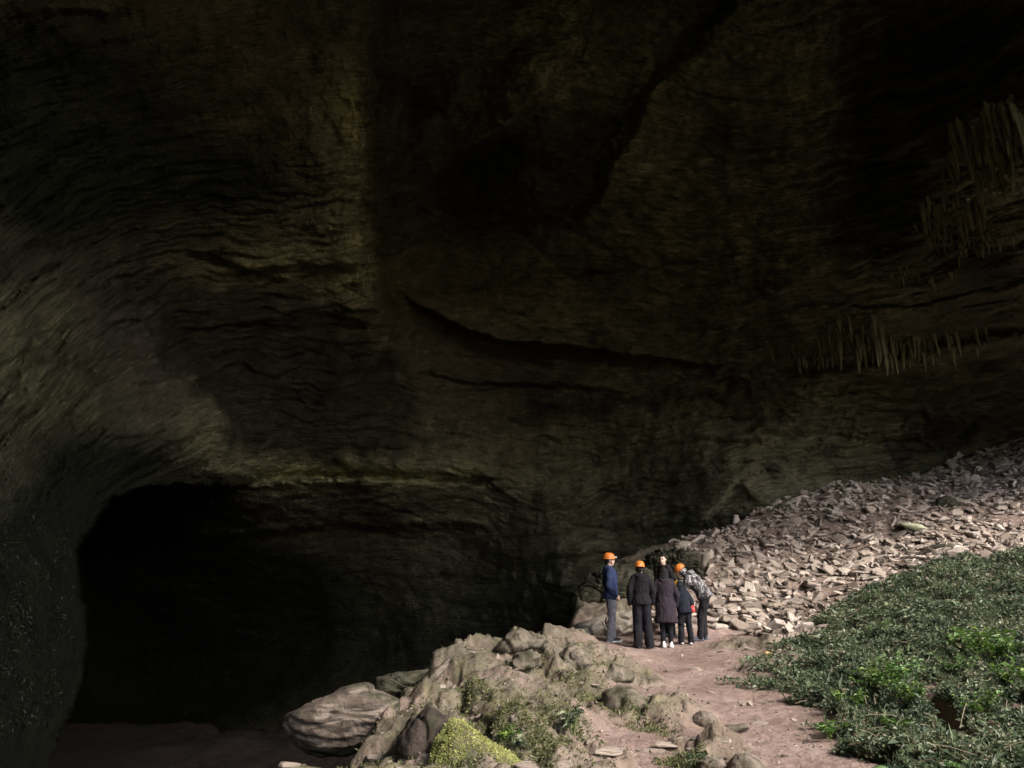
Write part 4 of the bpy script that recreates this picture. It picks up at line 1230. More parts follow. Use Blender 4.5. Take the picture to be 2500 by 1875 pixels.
def undergrowth():
    rg = np.random.default_rng(61)
    # importance: nearer ground gets more, smaller leaves
    n = 2000000
    y = np.exp(rg.uniform(math.log(4.6), math.log(18), n)); a = rg.uniform(0.12, 0.94, n)
    x = a * y
    C = cover(x, y)
    q = np.stack([x, y, 0 * x], -1)
    gd = np.abs(polysd(GULLY, x, y)) + 0.03 * perlin(q * 6)
    clump = fbm(q * 1.6 + 5, 3)
    fine = perlin(q * 6.0 + 8)
    dens = np.clip((C['v'] - 0.30 + 0.12 * fine) * 2.6, 0, 1) * sstep(0.09, 0.16, gd) * np.clip(0.66 + 1.5 * clump + 0.55 * fine, 0.02, 1)
    patch = np.clip((C['d'] * (y < 14) * (x > 3) - 0.3) * 2, 0, 1) * np.clip(0.1 + 1.2 * clump, 0, 0.6)
    keep = rg.random(n) < np.maximum(dens, patch) * 0.30 * np.where(a > 0.74, 0.4, 1.0)
    x, y, clump, fine, dens = x[keep], y[keep], clump[keep], fine[keep], dens[keep]
    n = len(x)
    z = ground(x, y)[0]
    H = (0.035 + 0.20 * np.clip(0.45 + 1.1 * clump + 0.35 * fine, 0, 1.2)) * np.clip(0.35 + 0.65 * dens, 0, 1) * (0.7 + 0.02 * y)
    h = H * np.sqrt(rg.random(n))
    P = np.stack([x + rg.normal(size=n) * 0.02, y + rg.normal(size=n) * 0.02, z + h], -1)
    d = rg.normal(size=(n, 3)) * [1, 1, 0.45] + [0, 0, 0.15]
    nm = rg.normal(size=(n, 3)) * 0.7 + [0, 0, 1]
    s = (0.026 + 0.0018 * y) * np.exp(rg.normal(size=n) * 0.35)
    blade = rg.random(n) < 0.10
    d[blade] = rg.normal(size=(blade.sum(), 3)) * [0.6, 0.6, 0.3] + [0, 0, 0.7]
    ln = np.where(blade, s * 1.6, s * 0.92); wd = np.where(blade, s * 0.22, s * 0.62)
    V, F = leaves_arrays(P, d, nm, ln, wd)
    q = np.stack([x, y, 0 * x], -1)
    tone = np.clip(0.42 + 0.5 * fbm(q * 0.9 + 70, 3) + 0.2 * rg.normal(size=n) + 0.14 * clump, 0, 0.9)
    tone = np.where(rg.random(n) < 0.09, rg.uniform(0.8, 1.0, n), tone)
    me = mesh_np('undergrowth', V, F, M_LEAF, False, {'tone': np.repeat(tone, 4)})
    link('undergrowth', me, kind='stuff')
    print('undergrowth leaves', n)


undergrowth()


def leafy_plant(u, v, radius, height, n, label, mat=None, seed=0, leaf=0.06, name='leafy_plant', group=None, cat='plant', width=0.5):
    """A countable bright plant: stems, and a crown of separate leaves."""
    p = hit(u, v)
    rg = np.random.default_rng(seed)
    o = empty(name, p, label=label, cat=cat, group=group)
    ns = max(4, n // 14)
    SV, SF, off = [], [], 0
    tips = []
    for k in range(ns):
        a = rg.uniform(0, 6.28); r = radius * math.sqrt(rg.random())
        tip = np.array([r * math.cos(a), r * math.sin(a), height * rg.uniform(0.55, 1.0)])
        tips.append(tip)
        b = np.array([0.25 * tip[0], 0.25 * tip[1], -0.03])
        w = 0.004
        V = np.array([b + [w, 0, 0], b + [-w, w, 0], b + [-w, -w, 0], tip + [w * .5, 0, 0], tip + [-w * .5, w * .5, 0], tip + [-w * .5, -w * .5, 0]])
        SV.append(V); SF += [(off + i, off + (i + 1) % 3, off + 3 + (i + 1) % 3, off + 3 + i) for i in range(3)]; off += 6
    link('stem', mesh_np('stem', np.concatenate(SV), np.array(SF), M_STEM, False), o)
    tips = np.array(tips)
    k = rg.integers(ns, size=n)
    t = rg.uniform(0.45, 1.0, n)[:, None]
    P = tips[k] * t * [0.25, 0.25, 1] + tips[k] * [0.75, 0.75, 0] * t
    ang = rg.uniform(0, 6.28, n)
    d = np.stack([np.cos(ang), np.sin(ang), rg.uniform(-0.25, 0.6, n)], -1)
    nm = np.stack([rg.normal(size=n) * 0.4, rg.normal(size=n) * 0.4, np.ones(n)], -1)
    s = leaf * np.exp(rg.normal(size=n) * 0.3)
    V, F = leaves_arrays(P, d, nm, s, s * width)
    tone = np.repeat(np.clip(0.55 + 0.25 * rg.normal(size=n), 0, 1), 4)
    link('foliage', mesh_np('foliage', V, F, mat or M_BRIGHT, False, {'tone': tone}), o)
    return o


M_STEM = mat_simple('green_stem', (0.07, 0.09, 0.03), 0.6)
leafy_plant(2150, 1712, 0.30, 0.40, 330, 'bright green leafy plant in the middle of the undergrowth, left of the yellow tipped one', seed=1, leaf=0.055)
leafy_plant(2215, 1690, 0.26, 0.42, 260, 'yellow tipped plant in the undergrowth up and right of the bright green leafy plant', seed=2, mat=M_FERN, leaf=0.055)
leafy_plant(2225, 1745, 0.22, 0.34, 200, 'fresh green plant at the left of the dark gully in the undergrowth', seed=3, leaf=0.055)
leafy_plant(2425, 1625, 0.40, 0.42, 420, 'broad patch of bright green leaves near the right edge of the undergrowth', seed=4, leaf=0.065)
leafy_plant(2360, 1600, 0.30, 0.36, 240, 'bright plant touching the left side of the broad bright patch near the right edge', seed=5, leaf=0.06)
leafy_plant(2345, 1655, 0.24, 0.26, 120, 'low yellow green sprig under the bright plants near the right edge', seed=6, mat=M_FERN, leaf=0.05)
leafy_plant(2480, 1690, 0.25, 0.32, 160, 'green plant cut by the right edge below the broad bright patch', seed=16, leaf=0.06)
leafy_plant(2035, 1805, 0.16, 0.14, 130, 'small bright green plant where the undergrowth borders the pink path', seed=7, leaf=0.045)
leafy_plant(2080, 1745, 0.2, 0.26, 130, 'green seedling clump at the left side of the undergrowth slope', seed=17, leaf=0.045)
leafy_plant(2190, 1800, 0.12, 0.22, 60, 'tiny bright seedling above the fern at the bottom right', seed=8, leaf=0.05)
leafy_plant(2150, 1560, 0.22, 0.3, 90, 'olive tipped weed high on the undergrowth slope', seed=9, mat=M_FERN, leaf=0.045)
leafy_plant(2395, 1760, 0.2, 0.28, 110, 'light green plant on the right lip of the dark gully', seed=18, leaf=0.06)
leafy_plant(1232, 1822, 0.11, 0.16, 60, 'small green plant growing in the crack right of the yellow green mossy boulder', seed=10, leaf=0.055, width=0.38)
leafy_plant(1262, 1842, 0.12, 0.14, 46, 'dark green seedling lower in the crack beside the yellow green mossy boulder', seed=12, leaf=0.055, width=0.4, mat=M_LEAF)
leafy_plant(1398, 1790, 0.13, 0.22, 80, 'dark green plant with long narrow leaves hanging on the mossy bank', seed=11, mat=M_LEAF, leaf=0.065, width=0.34)
leafy_plant(1700, 1880, 0.16, 0.10, 60, 'low dark green tuft on the rough rock at the bottom edge', seed=13, mat=M_LEAF, leaf=0.06, width=0.2)


def fern(u, v, nf, length, label, seed=0):
    p = hit(u, v)
    rg = np.random.default_rng(seed)
    o = empty('fern', p, label=label, cat='fern')
    for k in range(nf):
        a = 2 * math.pi * k / nf + rg.uniform(-0.3, 0.3)
        L = length * rg.uniform(0.75, 1.1)
        rise = rg.uniform(0.7, 1.15)
        P, Dd, N, ln = [], [], [], []
        V, F = [], []
        m = 22
        pts = []
        for i in range(m + 1):
            t = i / m
            pts.append(np.array([math.cos(a) * L * t, math.sin(a) * L * t, L * (rise * t - 0.85 * t * t)]))
        for i in range(m):
            t = (i + 0.5) / m
            if t < 0.12: continue
            tg = pts[i + 1] - pts[i]; tg /= np.linalg.norm(tg)
            sd = np.cross(tg, [0, 0, 1]); sd /= np.linalg.norm(sd)
            up = np.cross(sd, tg)
            w = L * 0.33 * math.sin(math.pi * min(1, 0.12 + 0.9 * (1 - t) ** 0.8)) ** 0.8 * (0.35 + 0.65 * (1 - t))
            for s in (1, -1):
                P.append(pts[i]); Dd.append(sd * s + tg * 0.45 - up * 0.15); N.append(up); ln.append(w)
        P = np.array(P); ln = np.array(ln)
        V, F = leaves_arrays(P, np.array(Dd), np.array(N), ln, np.full(len(ln), L / m * 1.15), 0.12)
        # midrib
        rib = []
        for q in pts: rib += [q + [0.003, 0.003, 0.002], q - [0.003, 0.003, 0.002]]
        off = len(V)
        R = np.array([(off + 2 * i, off + 2 * i + 1, off + 2 * i + 3, off + 2 * i + 2) for i in range(m)])
        V = np.concatenate([V, np.array(rib)])
        tone = np.concatenate([np.repeat(np.clip(0.55 + 0.2 * rg.normal(size=len(P)), 0, 1), 4), np.full(len(rib), 0.3)])
        link('frond', mesh_np('frond', V, [F, R], M_FERN, False, {'tone': tone}), o)
    return o


fern(2262, 1885, 8, 0.30, 'bright pale green fern with arching fronds at the bottom of the undergrowth', 3)
fern(2352, 1872, 6, 0.24, 'smaller bright fern at the bottom of the dark gully', 4)
fern(2205, 1905, 6, 0.26, 'fern cut off by the bottom edge left of the bright pale green fern', 5)

# --- moss on the yellow green boulder
def fuzz(name, P, N, ln, mat, parent=None, lean=(0, 0, -0.2), seed=0, w=0.22, tone0=0.55, tonev=0.22, kind='stuff', spread=0.7):
    rg = np.random.default_rng(seed)
    n = len(P)
    d = N + rg.normal(size=(n, 3)) * spread + np.array(lean)
    l = ln * np.exp(rg.normal(size=n) * 0.35)
    V, F = leaves_arrays(P, d, rg.normal(size=(n, 3)), l, l * w)
    clump = fbm(P * 7.0, 2)
    tone = np.clip(tone0 + tonev * rg.normal(size=n) + 0.35 * clump, 0, 1)
    return link(name, mesh_np(name, V, F, mat, False, {'tone': np.repeat(tone, 4)}), parent, kind=kind)


def sample_mesh(V, F, n, seed=0):
    rg = np.random.default_rng(seed)
    T = np.concatenate([F[0][:, [0, 1, 2]], F[0][:, [0, 2, 3]]])
    a, b, c = V[T[:, 0]], V[T[:, 1]], V[T[:, 2]]
    nn = np.cross(b - a, c - a); ar = np.linalg.norm(nn, axis=1)
    k = rg.choice(len(T), n, p=ar / ar.sum())
    r1, r2 = np.sqrt(rg.random(n))[:, None], rg.random(n)[:, None]
    P = a[k] * (1 - r1) + b[k] * r1 * (1 - r2) + c[k] * r1 * r2
    return P, nn[k] / (ar[k][:, None] + 1e-12)


P, N = sample_mesh(*MB, 64000, 3)
keep = (P[:, 1] < 6.2) & (N[:, 1] < 0.5)
P, N = P[keep], N[keep]
base = np.array(moss_boulder.location)
fuzz('moss', P - base, N, 0.0115, M_MOSS, moss_boulder, seed=4, w=0.5, tone0=0.72, spread=1.1)


# --- ferny olive growth on the mossy bank of the ledge
def bank_growth():
    rg = np.random.default_rng(71)
    n = 500000
    y = np.exp(rg.uniform(math.log(5.2), math.log(12.5), n)); x = rg.uniform(-0.22, 0.34, n) * y
    q = np.stack([x, y, 0 * x], -1)
    C = cover(x, y)
    w = 0.16 * np.clip(C['m'] * 1.2, 0, 1)
    for cu, cv, su, sv, am in [(1150, 1700, 70, 45, .8), (1220, 1740, 90, 60, 1.0), (1300, 1780, 70, 50, .8), (1260, 1830, 60, 40, 1.0), (1380, 1790, 60, 50, .9), (1330, 1760, 60, 40, .6), (1450, 1710, 70, 40, .6), (1520, 1700, 60, 40, .6),
                               (1580, 1760, 60, 35, .8), (1560, 1720, 70, 40, .6), (1620, 1780, 40, 20, .5), (1400, 1650, 40, 30, .7), (1420, 1610, 40, 30, .6), (1300, 1620, 60, 30, .35), (1500, 1640, 30, 20, .5),
                               (1660, 1868, 50, 15, .8), (1700, 1862, 30, 15, .7), (1140, 1860, 60, 30, .6), (1350, 1850, 60, 15, .3), (1050, 1640, 40, 20, .3)]:
        c0 = hit(cu, cv)
        sy = max(0.22, sv / 1785 * c0[1] * 2.4)
        w = np.maximum(w, am * np.exp(-(((x - c0[0]) / (su / 1785 * c0[1])) ** 2 + ((y - c0[1]) / sy) ** 2)))
    cl = fbm(q * 2.2 + 15, 3) + 0.6 * perlin(q * 7)
    dens = np.clip(w * 1.4 - 0.15, 0, 1) * np.clip(0.5 + 1.5 * cl, 0, 1)
    keep = rg.random(n) < dens
    x, y, cl = x[keep], y[keep], cl[keep]
    z = ground(x, y)[0]
    e = 0.03
    zx = (ground(x + e, y)[0] - z) / e; zy = (ground(x, y + e)[0] - z) / e
    N = np.stack([-zx, -zy, np.ones_like(zx)], -1); N /= np.linalg.norm(N, axis=1)[:, None]
    fuzz('ferny_growth', np.stack([x, y, z], -1), N, 0.026, M_GRASS, None, (0, -0.15, -0.55), 9, 0.34, 0.48, 0.22)
    print('bank growth', len(x))


bank_growth()


# --- small dark plants clinging to the near wall at the left
M_WALLPLANT = leaf_mat('wall_plant_leaves', [(0.0, (0.008, 0.011, 0.006)), (0.6, (0.026, 0.034, 0.018)), (1.0, (0.07, 0.08, 0.04))])


def wall_plants():
    rg = np.random.default_rng(81)
    n = 20000
    u = rg.uniform(-40, 200, n); v = rg.uniform(1120, 1800, n)
    q = np.stack([u / 40, v / 40, 0 * u], -1)
    keep = rg.random(n) < np.clip(0.35 + 1.6 * perlin(q), 0, 1) * sstep(205, 120, u) * sstep(1100, 1220, v)
    u, v = u[keep], v[keep]; n = len(u)
    P, d = cave_point(u, v)
    P = P - d * 0.03
    dd = -d * 0.7 + rg.normal(size=(n, 3)) * 0.7 + [0.2, 0, -0.35]
    s = 0.05 * np.exp(rg.normal(size=n) * 0.4)
    V, F = leaves_arrays(P, dd, rg.normal(size=(n, 3)) * 0.5 + [0, 0, 1], s, s * 0.3)
    link('wall_plants', mesh_np('wall_plants', V, F, M_WALLPLANT, False, {'tone': np.repeat(np.clip(0.3 + 0.25 * rg.normal(size=n), 0, 1), 4)}), kind='stuff')


wall_plants()


# --- grit and pebbles on the trodden ground and the ledge
def pebbles():
    rg = np.random.default_rng(91)
    n = 40000
    y = np.exp(rg.uniform(math.log(5.2), math.log(17), n)); x = rg.uniform(-0.2, 0.62, n) * y
    C = cover(x, y)
    cl = fbm(np.stack([x, y, 0 * x], -1) * 1.3 + 44, 3)
    keep = rg.random(n) < np.clip((C['p'] * 0.5 + C['m'] + C['s'] * 0.6 + 1.2 * C['d']) * (0.12 + 0.9 * np.maximum(0, cl)), 0, 1) * 0.35
    x, y = x[keep], y[keep]
    z = ground(x, y)[0]
    Vs, Ts, tn, off = [], [], [], 0
    for k in range(len(x)):
        V, T = stones[int(rg.integers(14))]
        s = math.exp(rg.normal() * 0.5) * 0.016
        a = rg.uniform(0, 6.28); ca, sa = math.cos(a), math.sin(a)
        W = V * [s * 1.3, s, s * rg.uniform(1, 2.2)]
        W = np.stack([W[:, 0] * ca - W[:, 1] * sa, W[:, 0] * sa + W[:, 1] * ca, W[:, 2] + W[:, 0] * rg.normal() * 0.2], 1) + [x[k], y[k], z[k] + 0.1 * s]
        Vs.append(W); Ts.append(T + off); off += len(V); tn.append(np.full(len(V), rg.random() * 0.75))
    link('pebbles', mesh_np('pebbles', np.concatenate(Vs), np.concatenate(Ts), M_STONE, False, {'tone': np.concatenate(tn), 'single': np.zeros(off)}), kind='stuff')
    print('pebbles', len(x))


pebbles()


# --- dead stalks and twigs lying through the undergrowth
def twigs():
    rg = np.random.default_rng(95)
    V, F = [], []
    n = 0
    while n < 200:
        y = math.exp(rg.uniform(math.log(5.0), math.log(16))); x = rg.uniform(0.3, 0.74) * y
        if cover(np.array([x]), np.array([y]))['v'][0] < 0.5:
            n += 0.2; continue
        z = gz_at(x, y) + rg.uniform(0.05, 0.2)
        L = rg.uniform(0.10, 0.34); a = rg.uniform(0, 6.28); e = rg.normal() * 0.35
        d = np.array([math.cos(a) * math.cos(e), math.sin(a) * math.cos(e), math.sin(e)])
        b = np.array([x, y, z]); w = 0.0012 + 0.00012 * y
        o = len(V)
        for t in (0, 0.5, 1):
            c = b + d * L * t + np.array([0, 0, 0.05 * L * math.sin(3 * t)])
            V += [c + [w, 0, 0], c + [-w, w, w], c + [-w, -w, -w]]
        F += [(o + 3 * i + j, o + 3 * i + (j + 1) % 3, o + 3 * i + 3 + (j + 1) % 3, o + 3 * i + 3 + j) for i in (0, 1) for j in range(3)]
        n += 1
    link('dead_twigs', mesh_np('dead_twigs', np.array(V), np.array(F), mat_simple('dry_twig', (0.17, 0.135, 0.095), 0.8), False), kind='stuff')


twigs()
# ------------------------------------------------------------------ people
def ring_pts(c, ax, ay, n=16, sq=1.0):
    out = []
    for k in range(n):
        a = 2 * math.pi * k / n
        ca, sa = math.cos(a), math.sin(a)
        f = lambda x: math.copysign(abs(x) ** sq, x)
        out.append(c + ax * f(ca) + ay * f(sa))
    return out


def loft(bm, rings, n=16, sq=1.0):
    prev = None
    first = None
    for (c, ax, ay) in rings:
        vs = [bm.verts.new(p) for p in ring_pts(Vector(c), Vector(ax), Vector(ay), n, sq)]
        if prev:
            for k in range(n):
                bm.faces.new((prev[k], prev[(k + 1) % n], vs[(k + 1) % n], vs[k]))
        else:
            first = vs
        prev = vs
    bm.faces.new(list(reversed(first)))
    bm.faces.new(prev)


def tube(bm, pts, rad, n=12, flat=1.0, flat_ax=None):
    pts = [Vector(p) for p in pts]
    P, R, T = [], [], []
    m = len(pts)
    tg = []
    for i in range(m):
        a = pts[max(0, i - 1)]; b = pts[min(m - 1, i + 1)]
        tg.append((b - a).normalized())
    def frame(t):
        ref = Vector(flat_ax) if flat_ax is not None else (Vector((0, 1, 0)) if abs(t.y) < 0.9 else Vector((1, 0, 0)))
        x = ref - t * ref.dot(t)
        if x.length < 1e-4: x = t.orthogonal()
        x.normalize()
        return x, t.cross(x)
    rings = []
    seq = []
    for f, s in ((0.95, 0.3), (0.7, 0.72), (0.35, 0.94)):
        seq.append((pts[0] - tg[0] * rad[0] * f, rad[0] * s, tg[0]))
    for i in range(m):
        seq.append((pts[i], rad[i], tg[i]))
    for f, s in ((0.35, 0.94), (0.7, 0.72), (0.95, 0.3)):
        seq.append((pts[-1] + tg[-1] * rad[-1] * f, rad[-1] * s, tg[-1]))
    for c, r, t in seq:
        x, y = frame(t)
        rings.append((c, x * r * flat, y * r))
    loft(bm, rings, n)


def ell(bm, c, rx, ry, rz, M=None, n=14, m=9):
    M = M or Matrix.Identity(3)
    c = Vector(c)
    rings = []
    for i in range(m):
        th = math.pi * (i + 0.35) / (m - 0.3)
        z = -math.cos(th) * rz; s = math.sin(th)
        rings.append((c + M @ Vector((0, 0, z)), M @ Vector((rx * s, 0, 0)), M @ Vector((0, ry * s, 0))))
    loft(bm, rings, n)


def solid(bm, name, voxel, smooth=4, mat=None, wr=0.0, wf=(9, 9, 5), seed=0, remesh=True):
    """One continuous surface out of overlapping pieces."""
    me = bpy.data.meshes.new(name)
    bm.to_mesh(me); bm.free()
    if not remesh:
        me.polygons.foreach_set('use_smooth', np.ones(len(me.polygons), bool))
        if mat: me.materials.append(mat)
        return me
    t = bpy.data.objects.new('tmp', me)
    COLL.objects.link(t)
    md = t.modifiers.new('r', 'REMESH'); md.mode = 'VOXEL'; md.voxel_size = voxel
    if smooth:
        ms = t.modifiers.new('s', 'SMOOTH'); ms.factor = 0.5; ms.iterations = smooth
    dg = bpy.context.evaluated_depsgraph_get()
    out = bpy.data.meshes.new_from_object(t.evaluated_get(dg))
    bpy.data.objects.remove(t); bpy.data.meshes.remove(me)
    out.name = name
    n = len(out.vertices)
    if wr:
        co = np.zeros(n * 3, np.float32); out.vertices.foreach_get('co', co); co = co.reshape(-1, 3)
        no = np.zeros(n * 3, np.float32); out.vertices.foreach_get('normal', no); no = no.reshape(-1, 3)
        q = co * np.array(wf) + seed * 3.7
        d = (1 - np.abs(perlin(q)) * 2.2) * 0.7 + 0.5 * perlin(q * 2.3 + 5)
        co = co + no * (d * wr)[:, None]
        out.vertices.foreach_set('co', co.ravel().astype(np.float32))
    out.polygons.foreach_set('use_smooth', np.ones(len(out.polygons), bool))
    out.materials.clear()
    if mat: out.materials.append(mat)
    out.update()
    return out


def cloth_mat(name, c, var=0.18, rough=0.9):
    m = NT(name, rough, 0.15)
    o = m.obj()
    n = m.noise(o, 14, 4)
    m.color(m.ramp(n, [(0.3, tuple(x * (1 - var) for x in c)), (0.7, tuple(x * (1 + var) for x in c))]))
    m.bump(m.noise(o, 260, 2), 0.25, 0.003)
    return m.m


M_SKIN = mat_simple('skin', (0.56, 0.37, 0.29), 0.55, 0.4, 0.08, 20)
M_HAIR = mat_simple('black_hair', (0.010, 0.009, 0.0095), 0.75, 0.15, 0.4, 60)
M_LIP = mat_simple('lips', (0.40, 0.18, 0.15), 0.5)
M_EYE = mat_simple('eye', (0.02, 0.016, 0.014), 0.3)
M_ORANGE = mat_simple('orange_helmet', (0.56, 0.165, 0.022), 0.5, 0.5, 0.06, 3)
M_YELLOW = mat_simple('yellow_helmet', (0.78, 0.40, 0.03), 0.38, 0.5, 0.06, 3)
M_STRAP = mat_simple('black_strap', (0.015, 0.015, 0.016), 0.7)
M_LAMP = mat_simple('lamp_grey', (0.42, 0.42, 0.4), 0.4)
M_SOLEW = mat_simple('pale_sole', (0.6, 0.58, 0.56), 0.7)
M_SOLEB = mat_simple('dark_sole', (0.03, 0.03, 0.035), 0.7)
M_NAVY = cloth_mat('navy_fleece', (0.026, 0.038, 0.088), 0.28)
M_GREYT = cloth_mat('grey_flecked_trousers', (0.21, 0.215, 0.25), 0.35)
M_BLACK = cloth_mat('black_cloth', (0.0125, 0.0115, 0.0145), 0.3)
M_BLACKT = cloth_mat('black_trousers', (0.011, 0.011, 0.0145), 0.3)
M_PLUM = cloth_mat('dark_plum_coat', (0.026, 0.020, 0.026), 0.25)
M_KID = cloth_mat('dark_blue_black_jacket', (0.012, 0.014, 0.021), 0.25)
M_DARKB = cloth_mat('dark_brown_trousers', (0.016, 0.014, 0.016), 0.25)
M_SHOEB = mat_simple('black_shoe', (0.02, 0.02, 0.022), 0.5)
M_SHOEW = mat_simple('white_shoe', (0.72, 0.70, 0.70), 0.6, 0.3, 0.1, 20)
M_SHOEP = mat_simple('pinkish_white_shoe', (0.68, 0.58, 0.55), 0.6, 0.3, 0.1, 20)
M_SHOEG = mat_simple('slate_shoe', (0.075, 0.08, 0.105), 0.7)
cam_m = NT('black_white_camouflage', 0.9, 0.15)
_o = cam_m.obj()
_n = cam_m.noise(_o, 1.0, 4, 0.62, 1.2, (15, 15, 10))
cam_m.color(cam_m.ramp(_n, [(0.45, (0.016, 0.015, 0.017)), (0.49, (0.07, 0.066, 0.07)), (0.56, (0.17, 0.16, 0.163)), (0.62, (0.36, 0.345, 0.345))]))
M_CAMO = cam_m.m


def rotm(yaw=0, pitch=0, roll=0):
    return (Matrix.Rotation(math.radians(yaw), 3, 'Z') @ Matrix.Rotation(math.radians(-pitch), 3, 'X') @ Matrix.Rotation(math.radians(roll), 3, 'Y'))


def person(u, v, Y, heading, label, H=1.75, spine=None, head=(0, 0, 0), arms=None, feet=None, jacket=None, legs=None, shoes=None,
           helmet=None, hair='short', coat=False, hood=None, build=1.0, lamp=False, seed=0, hip=0.915, knees=None, strap=True, loc=None, under_hood=False):
    """Figure facing its own +Y. Lengths are for a 1.75 m adult and scale with H."""
    s = H / 1.75
    S = lambda p: Vector(p) * s
    p = np.array(at(u, v, Y)) if loc is None else np.array(loc)
    p[2] = gz_at(p[0], p[1]) if loc is None else p[2]
    root = empty('person', p, math.radians(heading), label=label, cat='person', group=None)
    sp = spine or [(0, 0, hip), (0, 0.0, 1.06), (0, 0.01, 1.28), (0, -0.01, 1.45), (0, 0.0, 1.50)]
    pel, wai, che, sho, nck = [S(q) for q in sp]
    hd_y, hd_p, hd_r = head
    HM = rotm(hd_y, hd_p, hd_r)
    tdir = (sho - che).normalized()
    hc = nck + tdir * 0.03 * s + HM @ Vector((0, 0.012, 0.085)) * s
    feet = feet or [(-0.10, 0.02, 5), (0.10, 0.0, -5)]
    right = Vector((1, 0, 0))
    # joints
    J = {}
    for k, sd in enumerate((-1, 1)):
        fx, fy, fyaw = feet[k]
        ank = S((fx, fy - 0.02, 0.085))
        hp = pel + S((sd * 0.088, 0, -0.01))
        kn = (hp * 0.48 + ank * 0.52) + S((0, (knees or 0.02), 0))
        J[sd] = dict(ank=ank, hip=hp, knee=kn, yaw=fyaw)
        sh = sho + S((sd * 0.175 * build, 0, -0.035))
        J[sd]['sh'] = sh
        el, wr = arms[k]
        J[sd]['el'] = S(el); J[sd]['wr'] = S(wr)
    perp = tdir.cross(right)      # points back
    def torso_rings(g, top=True, lo=0.0):
        t1 = (wai - pel).normalized(); b1 = right.cross(t1).normalized()
        t2 = tdir; b2 = right.cross(t2).normalized()
        R = [(pel - t1 * 0.06 * s + t1 * lo, right * (0.15 + g) * s, b1 * (0.105 + g) * s), (pel, right * (0.168 + g) * s, b1 * (0.12 + g) * s), (wai, right * (0.142 + g) * s * build, b1 * (0.103 + g) * s * build),
             (che, right * (0.168 + g) * s * build, b2 * (0.118 + g) * s * build), (sho - t2 * 0.05 * s, right * (0.165 + g) * s * build, b2 * (0.098 + g) * s), (sho, right * (0.11 + g) * s * build, b2 * (0.07 + g) * s)]
        if top:
            R.append((sho + t2 * 0.035 * s, right * (0.058 + g * .6) * s, b2 * (0.058 + g * .6) * s))
            if g > 0: R.append((sho + t2 * 0.065 * s, right * 0.066 * s, b2 * 0.066 * s))
        return R
    # ---- body: one continuous mesh
    bm = bmesh.new()
    loft(bm, torso_rings(-0.012))
    tube(bm, [sho - tdir * 0.03 * s, nck, hc - HM @ Vector((0, 0.02, 0.05)) * s], [0.062 * s, 0.056 * s, 0.055 * s])
    def hp_(x, y, z): return hc + HM @ Vector((x, y, z)) * s
    ell(bm, hp_(0, -0.012, 0.03), 0.074 * s, 0.094 * s, 0.088 * s, HM)
    ell(bm, hp_(0, 0.028, -0.03), 0.062 * s, 0.068 * s, 0.082 * s, HM)
    ell(bm, hp_(0, 0.055, -0.088), 0.034 * s, 0.034 * s, 0.026 * s, HM)
    tube(bm, [hp_(0, 0.088, 0.012), hp_(0, 0.104, -0.022)], [0.010 * s, 0.0155 * s], 10)
    ell(bm, hp_(0, 0.086, -0.058), 0.026 * s, 0.014 * s, 0.012 * s, HM)
    ell(bm, hp_(0, 0.078, 0.028), 0.05 * s, 0.016 * s, 0.012 * s, HM)
    for sd in (-1, 1):
        ell(bm, hp_(sd * 0.074, -0.008, -0.008), 0.011 * s, 0.022 * s, 0.031 * s, HM)
        j = J[sd]
        tube(bm, [j['sh'] + S((-sd * 0.02, 0, -0.01)), (j['sh'] + j['el']) / 2, j['el']], [0.045 * s, 0.042 * s, 0.038 * s])
        tube(bm, [j['el'], j['el'] * .65 + j['wr'] * .35, j['wr']], [0.040 * s, 0.040 * s, 0.026 * s])
        # hand: palm, four curled fingers, thumb
        hdv = (j['wr'] - j['el']).normalized()
        inw = (Vector((-sd, 0, 0)) - hdv * Vector((-sd, 0, 0)).dot(hdv)).normalized()     # palm faces the body
        fwd = inw.cross(hdv) * (1 if sd < 0 else -1)
        if fwd.y < 0: fwd = -fwd
        w0 = j['wr']
        tube(bm, [w0, w0 + hdv * 0.045 * s, w0 + hdv * 0.085 * s], [0.026 * s, 0.036 * s, 0.036 * s], 12, 0.45, inw)
        for q, (off, ll) in enumerate(((0.029, 0.068), (0.010, 0.078), (-0.010, 0.072), (-0.028, 0.056))):
            b0 = w0 + hdv * 0.088 * s + fwd * off * s
            b1 = b0 + (hdv * 0.92 + inw * 0.3) * ll * 0.5 * s
            b2 = b1 + (hdv * 0.62 + inw * 0.78) * ll * 0.5 * s
            tube(bm, [b0 - hdv * 0.02 * s, b0, b1, b2], [0.0098 * s, 0.0095 * s, 0.009 * s, 0.0078 * s], 8)
        t0 = w0 + hdv * 0.028 * s + fwd * 0.026 * s
        t1 = t0 + (hdv * 0.65 + fwd * 0.65 + inw * 0.25) * 0.04 * s
        tube(bm, [w0 + hdv * 0.012 * s, t0, t1, t1 + (hdv * 0.9 + inw * 0.4) * 0.032 * s], [0.013 * s, 0.012 * s, 0.0108 * s, 0.009 * s], 8)
        tube(bm, [j['hip'], j['hip'] * .5 + j['knee'] * .5, j['knee'], j['knee'] * .55 + j['ank'] * .45 + S((0, -0.015, 0)), j['ank']], [0.085 * s, 0.073 * s, 0.052 * s, 0.05 * s, 0.037 * s])
        fm = rotm(j['yaw'])
        tube(bm, [j['ank'] - S((0, 0, 0.03)), j['ank'] + fm @ S((0, 0.07, -0.045)), j['ank'] + fm @ S((0, 0.14, -0.055))], [0.036 * s, 0.034 * s, 0.026 * s])
    link('body', solid(bm, 'body', 0.0098 * s, 3, M_SKIN), root)
